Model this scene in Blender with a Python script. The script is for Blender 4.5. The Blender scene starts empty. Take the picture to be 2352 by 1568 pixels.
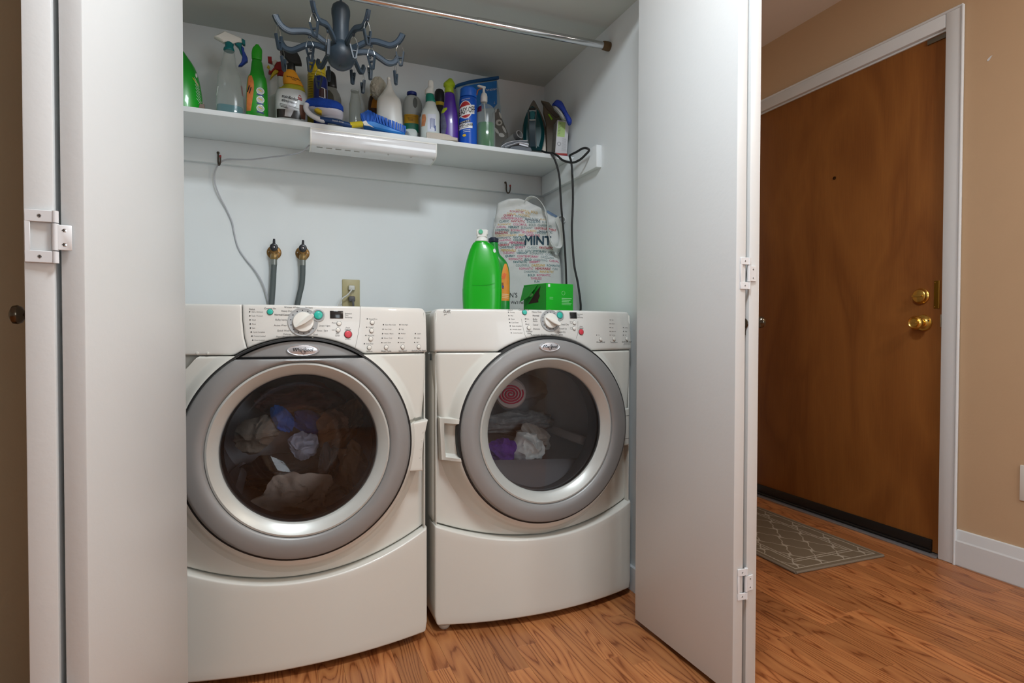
import bpy, bmesh, math, random
from mathutils import Vector, Matrix, noise
R = random.Random(7)
pi, sin, cos, sqrt, rad = math.pi, math.sin, math.cos, math.sqrt, math.radians
sc = bpy.context.scene
COL = sc.collection

# ------------------------------------------------------------------ camera
FPX, YAW, PITCH, ROLL, CH = 1307.143, 0.383506, 0.01789, 0.0020585, 0.9
cy_, sy_, cp_, sp_ = cos(YAW), sin(YAW), cos(PITCH), sin(PITCH)
FW = Vector((sy_*cp_, cy_*cp_, -sp_)); RT0 = Vector((cy_, -sy_, 0)); UP0 = RT0.cross(FW)
RT = RT0*cos(ROLL) + UP0*sin(ROLL); UP = UP0*cos(ROLL) - RT0*sin(ROLL)
cam = bpy.data.objects.new('camera', bpy.data.cameras.new('camera'))
COL.objects.link(cam); sc.camera = cam
cam.data.sensor_width = 36; cam.data.sensor_fit = 'HORIZONTAL'; cam.data.lens = FPX/2352*36
cam.data.clip_start = 0.02
cam.matrix_world = Matrix(((RT.x, UP.x, -FW.x, 0), (RT.y, UP.y, -FW.y, 0), (RT.z, UP.z, -FW.z, CH), (0, 0, 0, 1)))

# ------------------------------------------------------------------ world, lights, exposure
sc.view_settings.view_transform = 'Standard'; sc.view_settings.look = 'None'
sc.view_settings.gamma = 1; sc.view_settings.use_curve_mapping = False
sc.view_settings.exposure = -0.24
w = bpy.data.worlds.new('world'); sc.world = w; w.use_nodes = True
wn = w.node_tree.nodes; bg = wn['Background']
sky = wn.new('ShaderNodeTexSky'); sky.sky_type = 'HOSEK_WILKIE'; sky.sun_direction = (0.3, -0.5, 0.8); sky.turbidity = 3
w.node_tree.links.new(sky.outputs[0], bg.inputs[0]); bg.inputs[1].default_value = 0.6

def area(name, loc, target, sx, sy, power, color):
    l = bpy.data.lights.new(name, 'AREA'); l.shape = 'RECTANGLE'; l.size = sx; l.size_y = sy
    l.energy = power; l.color = color
    o = bpy.data.objects.new(name, l); COL.objects.link(o); o.location = loc
    d = Vector(target)-Vector(loc)
    o.rotation_euler = d.to_track_quat('-Z', 'Y').to_euler()
    return o
area('rear_fill_light', (1.45, -2.62, 1.5), (0.75, 2.0, 1.1), 1.1, 1.5, 33, (0.86, 0.94, 1.0))  # unseen fill light added behind the viewer, set in the added window
area('ceiling_lamp_light', (0.42, 0.55, 2.40), (0.42, 0.56, 0.0), 0.34, 0.34, 36, (0.87, 0.945, 1.0))
pl0 = bpy.data.lights.new('entry_fill_light', 'POINT'); pl0.energy = 27; pl0.color = (1.0, 0.93, 0.84); pl0.shadow_soft_size = 0.09  # fill light added to brighten the entry walls and ceiling
plo = bpy.data.objects.new('entry_fill_light', pl0); COL.objects.link(plo); plo.location = (1.75, -0.2, 2.20)

# ------------------------------------------------------------------ pixel rays -> points on real planes
def ray(u, v): return RT*((u-1176)/FPX) - UP*((v-784)/FPX) + FW
CO = Vector((0, 0, CH))
def at(u, v, ax, val):
    d = ray(u, v); i = 'xyz'.index(ax); return CO + d*((val-CO[i])/d[i])
def proj(p):
    d = Vector(p)-CO; f = FW.dot(d); return 1176+FPX*RT.dot(d)/f, 784-FPX*UP.dot(d)/f

# ------------------------------------------------------------------ materials
def lin(c):
    def f(x):
        x /= 255.0
        return x/12.92 if x <= 0.04045 else ((x+0.055)/1.055)**2.4
    return (f(c[0]), f(c[1]), f(c[2]), 1)
MC = {}
def nt(name):
    m = bpy.data.materials.new(name); m.use_nodes = True
    t = m.node_tree; return m, t, t.nodes, t.links
def M(name, col=(200, 200, 200), rough=0.5, metal=0.0, var=0.05, scale=12.0, bump=0.0, bscale=150.0, coat=0.0, trans=None, spec=0.5):
    """principled with a light procedural mottling; trans = share of see-through"""
    if name in MC: return MC[name]
    m, t, n, l = nt(name); p = n['Principled BSDF']
    tc = n.new('ShaderNodeTexCoord'); nz = n.new('ShaderNodeTexNoise'); nz.inputs['Scale'].default_value = scale
    nz.inputs['Detail'].default_value = 4
    l.new(tc.outputs['Object'], nz.inputs['Vector'])
    c = lin(col); mx = n.new('ShaderNodeMix'); mx.data_type = 'RGBA'
    mx.inputs[6].default_value = (c[0]*(1-var), c[1]*(1-var), c[2]*(1-var), 1)
    mx.inputs[7].default_value = (min(1, c[0]*(1+var)), min(1, c[1]*(1+var)), min(1, c[2]*(1+var)), 1)
    l.new(nz.outputs[0], mx.inputs[0]); l.new(mx.outputs[2], p.inputs['Base Color'])
    p.inputs['Roughness'].default_value = rough; p.inputs['Metallic'].default_value = metal
    p.inputs['Coat Weight'].default_value = coat; p.inputs['Specular IOR Level'].default_value = spec
    if bump:
        b = n.new('ShaderNodeTexNoise'); b.inputs['Scale'].default_value = bscale; b.inputs['Detail'].default_value = 3
        l.new(tc.outputs['Object'], b.inputs['Vector'])
        bn = n.new('ShaderNodeBump'); bn.inputs['Strength'].default_value = bump; bn.inputs['Distance'].default_value = 0.002
        l.new(b.outputs[0], bn.inputs['Height']); l.new(bn.outputs[0], p.inputs['Normal'])
    if trans is not None:
        out = n['Material Output']; tr = n.new('ShaderNodeBsdfTransparent'); s = n.new('ShaderNodeMixShader')
        tint = [0.55+0.45*min(1, x**0.35) for x in c[:3]]
        tr.inputs[0].default_value = (*tint, 1)
        lw = n.new('ShaderNodeLayerWeight'); lw.inputs[0].default_value = 0.35
        mr = n.new('ShaderNodeMapRange'); mr.inputs[3].default_value = 1-trans; mr.inputs[4].default_value = min(1, 1-trans+0.45)
        l.new(lw.outputs['Facing'], mr.inputs[0]); l.new(mr.outputs[0], s.inputs[0])
        l.new(tr.outputs[0], s.inputs[1]); l.new(p.outputs[0], s.inputs[2]); l.new(s.outputs[0], out.inputs[0])
    MC[name] = m; return m
def glass_mat(name, tint=(0.9, 0.93, 0.94), rough=0.02, f=0.10):
    if name in MC: return MC[name]
    m, t, n, l = nt(name); n.remove(n['Principled BSDF']); out = n['Material Output']
    tr = n.new('ShaderNodeBsdfTransparent'); tr.inputs[0].default_value = (*tint, 1)
    g = n.new('ShaderNodeBsdfGlossy'); g.inputs['Roughness'].default_value = rough
    tc = n.new('ShaderNodeTexCoord'); nz = n.new('ShaderNodeTexNoise'); nz.inputs['Scale'].default_value = 30
    l.new(tc.outputs['Object'], nz.inputs['Vector'])
    fr = n.new('ShaderNodeFresnel'); fr.inputs[0].default_value = 1.5
    a = n.new('ShaderNodeMath'); a.operation = 'MULTIPLY_ADD'; a.inputs[1].default_value = 0.02; 
    l.new(nz.outputs[0], a.inputs[0]); l.new(fr.outputs[0], a.inputs[2])
    b = n.new('ShaderNodeMath'); b.operation = 'ADD'; b.inputs[1].default_value = f-0.05; b.use_clamp = True
    l.new(a.outputs[0], b.inputs[0])
    s = n.new('ShaderNodeMixShader'); l.new(b.outputs[0], s.inputs[0]); l.new(tr.outputs[0], s.inputs[1]); l.new(g.outputs[0], s.inputs[2])
    l.new(s.outputs[0], out.inputs[0]); MC[name] = m; return m

def floor_mat():
    m, t, n, l = nt('oak laminate'); p = n['Principled BSDF']
    tc = n.new('ShaderNodeTexCoord'); oi = n.new('ShaderNodeObjectInfo')
    ad = n.new('ShaderNodeVectorMath'); ad.operation = 'MULTIPLY_ADD'; ad.inputs[1].default_value = (1, 1, 1)
    cmb = n.new('ShaderNodeCombineXYZ')
    for k, f in ((0, 37.0), (1, 91.0), (2, 53.0)):
        q = n.new('ShaderNodeMath'); q.operation = 'MULTIPLY'; q.inputs[1].default_value = f
        l.new(oi.outputs['Random'], q.inputs[0]); l.new(q.outputs[0], cmb.inputs[k])
    l.new(tc.outputs['Object'], ad.inputs[0]); l.new(cmb.outputs[0], ad.inputs[2])
    # growth rings: contour lines of a long stretched field give straight grain and cathedral arches
    mp = n.new('ShaderNodeMapping'); mp.inputs['Scale'].default_value = (10.0, 1.15, 1.0); l.new(ad.outputs[0], mp.inputs['Vector'])
    n1 = n.new('ShaderNodeTexNoise'); n1.inputs['Scale'].default_value = 1.0; n1.inputs['Detail'].default_value = 1.8; n1.inputs['Roughness'].default_value = 0.38
    l.new(mp.outputs[0], n1.inputs['Vector'])
    mu = n.new('ShaderNodeMath'); mu.operation = 'MULTIPLY'; mu.inputs[1].default_value = 21.0; l.new(n1.outputs[0], mu.inputs[0])
    fr = n.new('ShaderNodeMath'); fr.operation = 'PINGPONG'; fr.inputs[1].default_value = 0.5; l.new(mu.outputs[0], fr.inputs[0])
    mp2 = n.new('ShaderNodeMapping'); mp2.inputs['Scale'].default_value = (260, 9, 1); l.new(ad.outputs[0], mp2.inputs['Vector'])
    n2 = n.new('ShaderNodeTexNoise'); n2.inputs['Scale'].default_value = 1.0; n2.inputs['Detail'].default_value = 3; l.new(mp2.outputs[0], n2.inputs['Vector'])
    pl = n.new('ShaderNodeMath'); pl.operation = 'MULTIPLY_ADD'; pl.inputs[1].default_value = 0.34; l.new(n2.outputs[0], pl.inputs[0]); l.new(fr.outputs[0], pl.inputs[2])
    cr = n.new('ShaderNodeValToRGB'); l.new(pl.outputs[0], cr.inputs[0]); e = cr.color_ramp
    e.elements[0].position = 0.10; e.elements[0].color = lin((112, 58, 30))
    e.elements[1].position = 0.62; e.elements[1].color = lin((190, 126, 76))
    x = e.elements.new(0.19); x.color = lin((140, 80, 42))
    x = e.elements.new(0.28); x.color = lin((172, 108, 64))
    hs = n.new('ShaderNodeHueSaturation'); l.new(cr.outputs[0], hs.inputs['Color'])
    mr = n.new('ShaderNodeMapRange'); mr.inputs[3].default_value = 0.70; mr.inputs[4].default_value = 1.06; l.new(oi.outputs['Random'], mr.inputs[0]); l.new(mr.outputs[0], hs.inputs['Value'])
    l.new(hs.outputs[0], p.inputs['Base Color'])
    p.inputs['Roughness'].default_value = 0.36; p.inputs['Specular IOR Level'].default_value = 0.4
    bn = n.new('ShaderNodeBump'); bn.inputs['Strength'].default_value = 0.12; bn.inputs['Distance'].default_value = 0.001; l.new(pl.outputs[0], bn.inputs['Height']); l.new(bn.outputs[0], p.inputs['Normal'])
    return m
def veneer_mat():
    m, t, n, l = nt('brown door veneer'); p = n['Principled BSDF']; tc = n.new('ShaderNodeTexCoord')
    mp = n.new('ShaderNodeMapping'); mp.inputs['Scale'].default_value = (1, 2.6, 0.75); l.new(tc.outputs['Object'], mp.inputs['Vector'])
    n1 = n.new('ShaderNodeTexNoise'); n1.inputs['Scale'].default_value = 1.7; n1.inputs['Detail'].default_value = 3; n1.inputs['Roughness'].default_value = 0.45; n1.inputs['Distortion'].default_value = 0.6; l.new(mp.outputs[0], n1.inputs['Vector'])
    mu = n.new('ShaderNodeMath'); mu.operation = 'MULTIPLY'; mu.inputs[1].default_value = 3.2; l.new(n1.outputs[0], mu.inputs[0])
    fr = n.new('ShaderNodeMath'); fr.operation = 'PINGPONG'; fr.inputs[1].default_value = 0.5; l.new(mu.outputs[0], fr.inputs[0])
    mp2 = n.new('ShaderNodeMapping'); mp2.inputs['Scale'].default_value = (1, 140, 5); l.new(tc.outputs['Object'], mp2.inputs['Vector'])
    n2 = n.new('ShaderNodeTexNoise'); n2.inputs['Scale'].default_value = 1.5; n2.inputs['Detail'].default_value = 4; l.new(mp2.outputs[0], n2.inputs['Vector'])
    pl = n.new('ShaderNodeMath'); pl.operation = 'MULTIPLY_ADD'; pl.inputs[1].default_value = 0.55; l.new(n2.outputs[0], pl.inputs[0]); l.new(fr.outputs[0], pl.inputs[2])
    cr = n.new('ShaderNodeValToRGB'); l.new(pl.outputs[0], cr.inputs[0]); e = cr.color_ramp
    e.elements[0].position = 0.15; e.elements[0].color = lin((122, 72, 30)); e.elements[1].position = 0.95; e.elements[1].color = lin((150, 96, 44))
    l.new(cr.outputs[0], p.inputs['Base Color']); p.inputs['Roughness'].default_value = 0.5; p.inputs['Specular IOR Level'].default_value = 0.3
    return m
def rug_mat(L, W):
    """taupe pile with a pale quatrefoil lattice and double border line; object x across, y along"""
    m, t, n, l = nt('lattice rug'); p = n['Principled BSDF']; tc = n.new('ShaderNodeTexCoord'); sp = n.new('ShaderNodeSeparateXYZ')
    l.new(tc.outputs['Object'], sp.inputs[0])
    def mth(op, a, b=None, c=None):
        q = n.new('ShaderNodeMath'); q.operation = op
        for i, x in enumerate((a, b, c)):
            if x is None: continue
            if isinstance(x, (int, float)): q.inputs[i].default_value = x
            else: l.new(x, q.inputs[i])
        return q.outputs[0]
    X, Y = sp.outputs[0], sp.outputs[1]
    a = mth('MULTIPLY', X, 2*pi/0.118); b = mth('MULTIPLY', Y, 2*pi/0.165)
    f = mth('ADD', mth('COSINE', a), mth('COSINE', b))
    f = mth('ADD', f, mth('MULTIPLY', mth('MULTIPLY', mth('SINE', mth('MULTIPLY', a, 2)), mth('SINE', mth('MULTIPLY', b, 2))), 0.25))
    lat = mth('LESS_THAN', mth('ABSOLUTE', f), 0.12)
    dx = mth('SUBTRACT', W/2, mth('ABSOLUTE', X)); dy = mth('SUBTRACT', L/2, mth('ABSOLUTE', Y)); d = mth('MINIMUM', dx, dy)
    def band(c, h): return mth('LESS_THAN', mth('ABSOLUTE', mth('SUBTRACT', d, c)), h)
    ln = mth('MAXIMUM', mth('MAXIMUM', band(0.075, 0.0028), band(0.09, 0.0028)), band(0.022, 0.003))
    mk = mth('MAXIMUM', mth('MULTIPLY', lat, mth('GREATER_THAN', d, 0.026)), ln)
    nz = n.new('ShaderNodeTexNoise'); nz.inputs['Scale'].default_value = 160; nz.inputs['Detail'].default_value = 3; l.new(tc.outputs['Object'], nz.inputs['Vector'])
    mk2 = mth('MULTIPLY', mk, mth('MULTIPLY_ADD', nz.outputs[0], 0.9, 0.25))
    mx = n.new('ShaderNodeMix'); mx.data_type = 'RGBA'; mx.inputs[6].default_value = lin((112, 98, 80)); mx.inputs[7].default_value = lin((178, 168, 152)); l.new(mk2, mx.inputs[0])
    l.new(mx.outputs[2], p.inputs['Base Color']); p.inputs['Roughness'].default_value = 0.95; p.inputs['Specular IOR Level'].default_value = 0.1
    bn = n.new('ShaderNodeBump'); bn.inputs['Strength'].default_value = 0.5; bn.inputs['Distance'].default_value = 0.002; l.new(nz.outputs[0], bn.inputs['Height']); l.new(bn.outputs[0], p.inputs['Normal'])
    return m

WHITE = lambda: M('white paint', (222, 227, 230), 0.45, var=0.015, scale=3, bump=0.08, bscale=60)
CLOSETW = lambda: M('closet white paint', (226, 231, 232), 0.6, var=0.015, scale=3, bump=0.08, bscale=50)
DOORW = lambda: M('bifold white paint', (217, 220, 220), 0.38, var=0.02, scale=4, bump=0.12, bscale=90)
TAN = lambda: M('tan wall paint', (200, 170, 136), 0.7, var=0.03, scale=6, bump=0.15, bscale=120)
ENAMEL = lambda: M('bisque enamel', (214, 213, 205), 0.27, var=0.01, scale=3, coat=0.3)
SILVER = lambda: M('silver grey door plastic', (146, 146, 145), 0.42, metal=0.3, var=0.02, scale=20)
SILVER2 = lambda: M('pale silver bevel', (192, 195, 191), 0.34, metal=0.3, var=0.015, scale=20)
BLACK = lambda: M('black rubber', (24, 24, 25), 0.5)
DARK = lambda: M('dark shadow gap', (40, 36, 32), 0.8)
BRASS = lambda: M('brass', (222, 186, 100), 0.27, metal=1.0, var=0.05)
CHROME = lambda: M('chrome', (210, 212, 214), 0.15, metal=1.0, var=0.03)
WPL = lambda: M('white plastic', (232, 232, 226), 0.35, var=0.01)
INK = lambda: M('dark grey print', (88, 86, 84), 0.6)

# ------------------------------------------------------------------ mesh building
class MB:
    def __init__(s): s.v = []; s.f = []; s.m = []
    def add(s, v, f, mi=0):
        b = len(s.v); s.v += [tuple(p) for p in v]; s.f += [tuple(i+b for i in q) for q in f]; s.m += [mi]*len(f); return s
    def build(s, name, mats, parent=None, smooth=True, ang=38):
        me = bpy.data.meshes.new(name); me.from_pydata(s.v, [], s.f)
        if not isinstance(mats, (list, tuple)): mats = [mats]
        for q in mats: me.materials.append(q)
        if len(mats) > 1: me.polygons.foreach_set('material_index', s.m)
        if smooth:
            me.polygons.foreach_set('use_smooth', [True]*len(me.polygons)); me.set_sharp_from_angle(angle=rad(ang))
        me.update()
        o = bpy.data.objects.new(name, me); COL.objects.link(o)
        if parent: o.parent = parent
        return o
def grid(nu, nv, fn, closed_u=False):
    v = [fn(i, j) for j in range(nv) for i in range(nu)]; f = []
    for j in range(nv-1):
        for i in range(nu if closed_u else nu-1):
            a, b = j*nu+i, j*nu+(i+1) % nu; f.append((a, b, b+nu, a+nu))
    return v, f
def box(x0, x1, y0, y1, z0, z1, bev=0.0, seg=2):
    bm = bmesh.new(); bmesh.ops.create_cube(bm, size=1)
    for q in bm.verts: q.co = Vector(((x0+x1)/2+q.co.x*(x1-x0), (y0+y1)/2+q.co.y*(y1-y0), (z0+z1)/2+q.co.z*(z1-z0)))
    if bev: bmesh.ops.bevel(bm, geom=bm.edges[:], offset=bev, segments=seg, affect='EDGES', profile=0.5)
    bm.verts.index_update(); r = [q.co.copy() for q in bm.verts], [[x.index for x in f.verts] for f in bm.faces]; bm.free(); return r
def lathe(prof, seg=40, axis='z', c=(0, 0, 0), cap=True):
    v = []; f = []; n = len(prof)
    for k in range(seg):
        a = 2*pi*k/seg
        for r, h in prof:
            p = (r*cos(a), r*sin(a), h) if axis == 'z' else ((r*cos(a), h, r*sin(a)) if axis == 'y' else (h, r*cos(a), r*sin(a)))
            v.append((p[0]+c[0], p[1]+c[1], p[2]+c[2]))
    for k in range(seg):
        k2 = (k+1) % seg
        for i in range(n-1): f.append((k*n+i, k2*n+i, k2*n+i+1, k*n+i+1))
    if cap:
        if prof[0][0] > 1e-6: f.append(tuple(k*n for k in range(seg)))
        if prof[-1][0] > 1e-6: f.append(tuple(k*n+n-1 for k in reversed(range(seg))))
    return v, f
def smooth_path(pts, n=8):
    P = [Vector(p) for p in pts]; out = []
    for i in range(len(P)-1):
        a, b, c, d = P[max(i-1, 0)], P[i], P[i+1], P[min(i+2, len(P)-1)]
        for k in range(n):
            t = k/n; out.append(0.5*((2*b)+(c-a)*t+(2*a-5*b+4*c-d)*t*t+(3*b-a-3*c+d)*t**3))
    out.append(P[-1]); return out
def tube(pts, r, seg=8, n=8, flat=None, rfn=None, up=None):
    """round (or flat=(w,h) box-like) section swept along a smoothed path"""
    P = smooth_path(pts, n) if n > 1 else [Vector(p) for p in pts]
    v = []; f = []; N = len(P); T0 = (P[1]-P[0]).normalized()
    nrm = Vector(up) if up else (Vector((0, 0, 1)) if abs(T0.z) < 0.9 else Vector((1, 0, 0)))
    for i, p in enumerate(P):
        T = (P[min(i+1, N-1)]-P[max(i-1, 0)]).normalized()
        if up: nrm = Vector(up)
        nrm = (nrm-T*nrm.dot(T)); nrm = nrm.normalized() if nrm.length > 1e-6 else T.orthogonal().normalized()
        b = T.cross(nrm); rr = r*(rfn(i/(N-1)) if rfn else 1)
        for k in range(seg):
            a = 2*pi*(k+0.5)/seg
            if flat: v.append(p+nrm*(flat[1]*max(-1, min(1, 2.3*cos(a))))+b*(flat[0]*max(-1, min(1, 2.3*sin(a)))))
            else: v.append(p+(nrm*cos(a)+b*sin(a))*rr)
    for i in range(N-1):
        for k in range(seg):
            k2 = (k+1) % seg; f.append((i*seg+k, i*seg+k2, (i+1)*seg+k2, (i+1)*seg+k))
    f.append(tuple(reversed(range(seg)))); f.append(tuple((N-1)*seg+k for k in range(seg)))
    return v, f
def prism(pts, y0, y1, ch=0.0):
    """outline in (x,z), swept from y0 (front) to y1, chamfered edges"""
    n = len(pts); cx = sum(p[0] for p in pts)/n; cz = sum(p[1] for p in pts)/n
    def ins(d):
        o = []
        for i in range(n):
            a, b, c = Vector(pts[i-1]), Vector(pts[i]), Vector(pts[(i+1) % n])
            e1 = (b-a); e2 = (c-b)
            n1 = Vector((-e1.y, e1.x)).normalized() if e1.length > 1e-9 else Vector((0, 0)); n2 = Vector((-e2.y, e2.x)).normalized() if e2.length > 1e-9 else n1
            q = (n1+n2); q = q.normalized() if q.length > 1e-6 else n1
            o.append(b+q*d)
        return o
    area2 = sum(pts[i][0]*pts[(i+1) % n][1]-pts[(i+1) % n][0]*pts[i][1] for i in range(n))
    if area2 < 0: pts = pts[::-1]
    rings = [(0, y0), (0, y1)] if not ch else [(ch, y0), (0, y0+ch), (0, y1-ch), (ch, y1)]
    v = []; f = []
    for d, y in rings: v += [(p[0], y, p[1]) for p in ins(d)]
    for k in range(len(rings)-1):
        for i in range(n): f.append((k*n+i, k*n+(i+1) % n, (k+1)*n+(i+1) % n, (k+1)*n+i))
    f.append(tuple(range(n))[::1]); f.append(tuple((len(rings)-1)*n+i for i in reversed(range(n))))
    return v, f
def xf(vf, mat): return [mat @ Vector(p) for p in vf[0]], vf[1]
def move(vf, d): d = Vector(d); return [Vector(p)+d for p in vf[0]], vf[1]

# text -> flat polygons
_fc = bpy.data.curves.new('lettering', 'FONT'); _fo = bpy.data.objects.new('lettering', _fc); _fc.resolution_u = 2
TC = {}
def text(s, h=1.0, bold=0.0, shear=0.0, align='CENTER', wide=1.0):
    """cap height h; returns verts (x,y) and faces, baseline at 0"""
    k = (s, bold, shear)
    if k not in TC:
        _fc.body = s; _fc.shear = shear; _fc.size = 1.0
        me = bpy.data.meshes.new_from_object(_fo)
        v0, f0 = [(q.co.x, q.co.y) for q in me.vertices], [tuple(p.vertices) for p in me.polygons]; bpy.data.meshes.remove(me)
        if bold:                                     # heavier strokes: the same letters struck a few times, slightly shifted
            n0 = len(v0); d = bold*0.8; sh_ = ((-d, 0), (d, 0), (0, d*0.7), (0, -d*0.7)); b0 = v0
            v0 = [(p[0]+a, p[1]+b) for a, b in sh_ for p in b0]; f0 = [tuple(i+n0*k_ for i in f) for k_ in range(4) for f in f0]
        TC[k] = (v0, f0)
    v, f = TC[k]
    if not v: return [], []
    x0 = min(p[0] for p in v); x1 = max(p[0] for p in v); g = h/0.69
    ox = {'CENTER': (x0+x1)/2, 'LEFT': x0, 'RIGHT': x1}[align]
    return [((p[0]-ox)*g*wide, p[1]*g) for p in v], f

# ------------------------------------------------------------------ things
def props(o, label=None, cat=None, group=None, kind=None):
    if label: o['label'] = label
    if cat: o['category'] = cat
    if group: o['group'] = group
    if kind: o['kind'] = kind
    return o
def thing(name, label, cat, loc=(0, 0, 0), rz=0.0, group=None, kind=None):
    o = bpy.data.objects.new(name, None); COL.objects.link(o); o.empty_display_size = 0.05
    o.location = loc; o.rotation_euler = (0, 0, rz); return props(o, label, cat, group, kind)
def one(name, vf, mats, label, cat, group=None, kind=None, smooth=True):
    return props(MB().add(*vf).build(name, mats, None, smooth), label, cat, group, kind)
def part(name, vf, mats, parent, label=None, smooth=True):
    o = MB().add(*vf).build(name, mats, parent, smooth)
    if label: o['label'] = label
    return o

# ================================================================== THE SETTING
YB, XR, ZC = 2.41, 1.13, 2.032           # closet back wall, right wall, ceiling
def slabs(name, bs, m, label, cat='wall', bev=0.0):
    mb = MB()
    for b in bs: mb.add(*box(*b, bev))
    return props(mb.build(name, m, None, False), label, cat, None, 'structure')
def polybox(pts, z0, z1, bev=0.002):
    bm = bmesh.new(); n = len(pts)
    lo = [bm.verts.new((p[0], p[1], z0)) for p in pts]; hi = [bm.verts.new((p[0], p[1], z1)) for p in pts]
    bm.faces.new(lo[::-1]); bm.faces.new(hi)
    for i in range(n): bm.faces.new((lo[i], lo[(i+1) % n], hi[(i+1) % n], hi[i]))
    bmesh.ops.recalc_face_normals(bm, faces=bm.faces[:])
    if bev: bmesh.ops.bevel(bm, geom=bm.edges[:], offset=bev, segments=2, affect='EDGES', profile=0.5)
    bm.verts.index_update(); r = [q.co.copy() for q in bm.verts], [[x.index for x in f.verts] for f in bm.faces]; bm.free(); return r

FLOOR = floor_mat()
fl = slabs('floor', [(-2.0, 2.6, -2.75, 2.75, -0.06, -0.0062)], FLOOR, 'oak strip laminate floor running into the closet and the entry', 'floor')
PW = 0.0662
lens = [0.30, 0.38, 0.46, 0.55, 0.64]; pm = []
for L in lens:
    bm = bmesh.new(); bmesh.ops.create_cube(bm, size=1)
    for q in bm.verts: q.co = Vector((q.co.x*(PW-0.0003), q.co.y*(L-0.0003), q.co.z*0.006-0.003))
    bmesh.ops.bevel(bm, geom=[e for e in bm.edges if all(q.co.z > -0.001 for q in e.verts)], offset=0.0004, segments=1, affect='EDGES')
    me = bpy.data.meshes.new('plank'); bm.to_mesh(me); bm.free(); me.materials.append(FLOOR); pm.append(me)
x = -0.58
while x < 2.42:
    y = 0.62 - R.random()*0.5
    while y < 2.62:
        k = R.randrange(5); L = lens[k]; yc_ = y+L/2
        hid = (-0.24 < x < 1.06 and y > 1.72) or (x > 1.07 and x < 1.27 and y > 1.62) or x < -0.44 and y > 1.3
        near = proj((max(x, 0.2), y+L, 0))[1] < 1700
        if not hid and near:
            o = bpy.data.objects.new('plank', pm[k]); COL.objects.link(o); o.parent = fl; o.location = (x+PW/2, yc_, 0)
        y += L
    x += PW

slabs('wall_back', [(-0.6, 1.30, YB, YB+0.1, 0, 2.5)], CLOSETW(), 'white back wall of the laundry closet')
slabs('wall_right', [(XR, 1.26, 1.49, YB, 0, 2.5)], CLOSETW(), 'white right side wall of the laundry closet')
slabs('wall_left', [(-0.60, -0.47, 1.58, YB, 0, 2.5)], CLOSETW(), 'white left side wall of the laundry closet')
slabs('ceiling', [(-0.6, 1.26, 1.58, YB+0.1, ZC, ZC+0.08)], M('closet ceiling paint', (202, 209, 205), 0.75, var=0.03, scale=4, bump=0.1), 'low white ceiling of the laundry closet', 'ceiling')
slabs('ceiling.001', [(-2.0, 2.6, -2.75, 2.75, 2.446, 2.52)], M('hall ceiling paint', (232, 226, 220), 0.8, var=0.03, scale=4), 'pale ceiling of the entry hall', 'ceiling')
slabs('wall_front.001', [(-2.0, -0.42, 1.47, 1.58, 0, 2.446)], M('shade darkened wall paint', (156, 142, 116), 0.8, var=0.03, scale=6, bump=0.15, bscale=120), 'dark taupe wall beyond the left bifold door')  # tan hall wall; the folded door's shade is put into its darker colour
slabs('wall_front', [(-0.42, 1.13, 1.47, 1.58, ZC, 2.446), (1.13, 1.26, 1.47, 1.58, 0, 2.446)], TAN(), 'tan hall wall around the closet opening')
slabs('wall_far', [(1.26, 2.6, 2.64, 2.74, 0, 2.446)], TAN(), 'tan wall at the far end of the entry')
XD = 2.425
slabs('wall_entry', [(XD, XD+0.12, -2.75, 1.452, 0, 2.446), (XD, XD+0.12, 1.452, 2.412, 2.092, 2.446), (XD, XD+0.12, 2.412, 2.75, 0, 2.446)], TAN(), 'tan wall holding the brown entry door')
slabs('wall_hall', [(-2.0, -1.9, -2.75, 1.47, 0, 2.446)], WHITE(), 'white wall on the far left of the hall')
slabs('wall_rear', [(-2.0, 0.85, -2.75, -2.65, 0, 2.446), (2.05, 2.6, -2.75, -2.65, 0, 2.446), (0.85, 2.05, -2.75, -2.65, 0, 0.7), (0.85, 2.05, -2.75, -2.65, 2.3, 2.446)], WHITE(), 'white wall with a wide window behind the viewer')
wf = thing('added_window_1', 'wide white framed window in the wall behind the viewer', 'window', (1.45, -2.7, 0.70), kind='structure')  # unseen window, added and placed to keep its reflection off the door glass
for i, b in enumerate([(-.60, -.55, -.05, .05, 0, 1.6), (.55, .60, -.05, .05, 0, 1.6), (-.56, .56, -.05, .05, 0, .05), (-.56, .56, -.05, .05, 1.55, 1.6)]):
    part('window_frame', box(*b, 0.004), WHITE(), wf)
part('pane', box(-.56, .56, -.004, .004, .04, 1.56), glass_mat('window glass'), wf)

# ---- right wall cleat, back cleat, shelf
part_cleat = one('shelf_cleat', box(1.108, 1.1305, 1.894, 2.405, 1.5245, 1.6085, 0.0015), CLOSETW(), 'white wooden cleat on the right closet wall carrying the shelf end', 'cleat')
one('shelf_cleat.001', box(-0.46, 1.107, 2.388, 2.4105, 1.524, 1.6085, 0.0015), CLOSETW(), 'long white wooden cleat along the back wall under the shelf', 'cleat')
SH = 1.6255
one('wall_shelf', box(-0.465, 1.1295, 2.113, 2.4095, 1.6085, SH, 0.0012), CLOSETW(), 'white painted closet shelf crowded with cleaning bottles', 'shelf')

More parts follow.
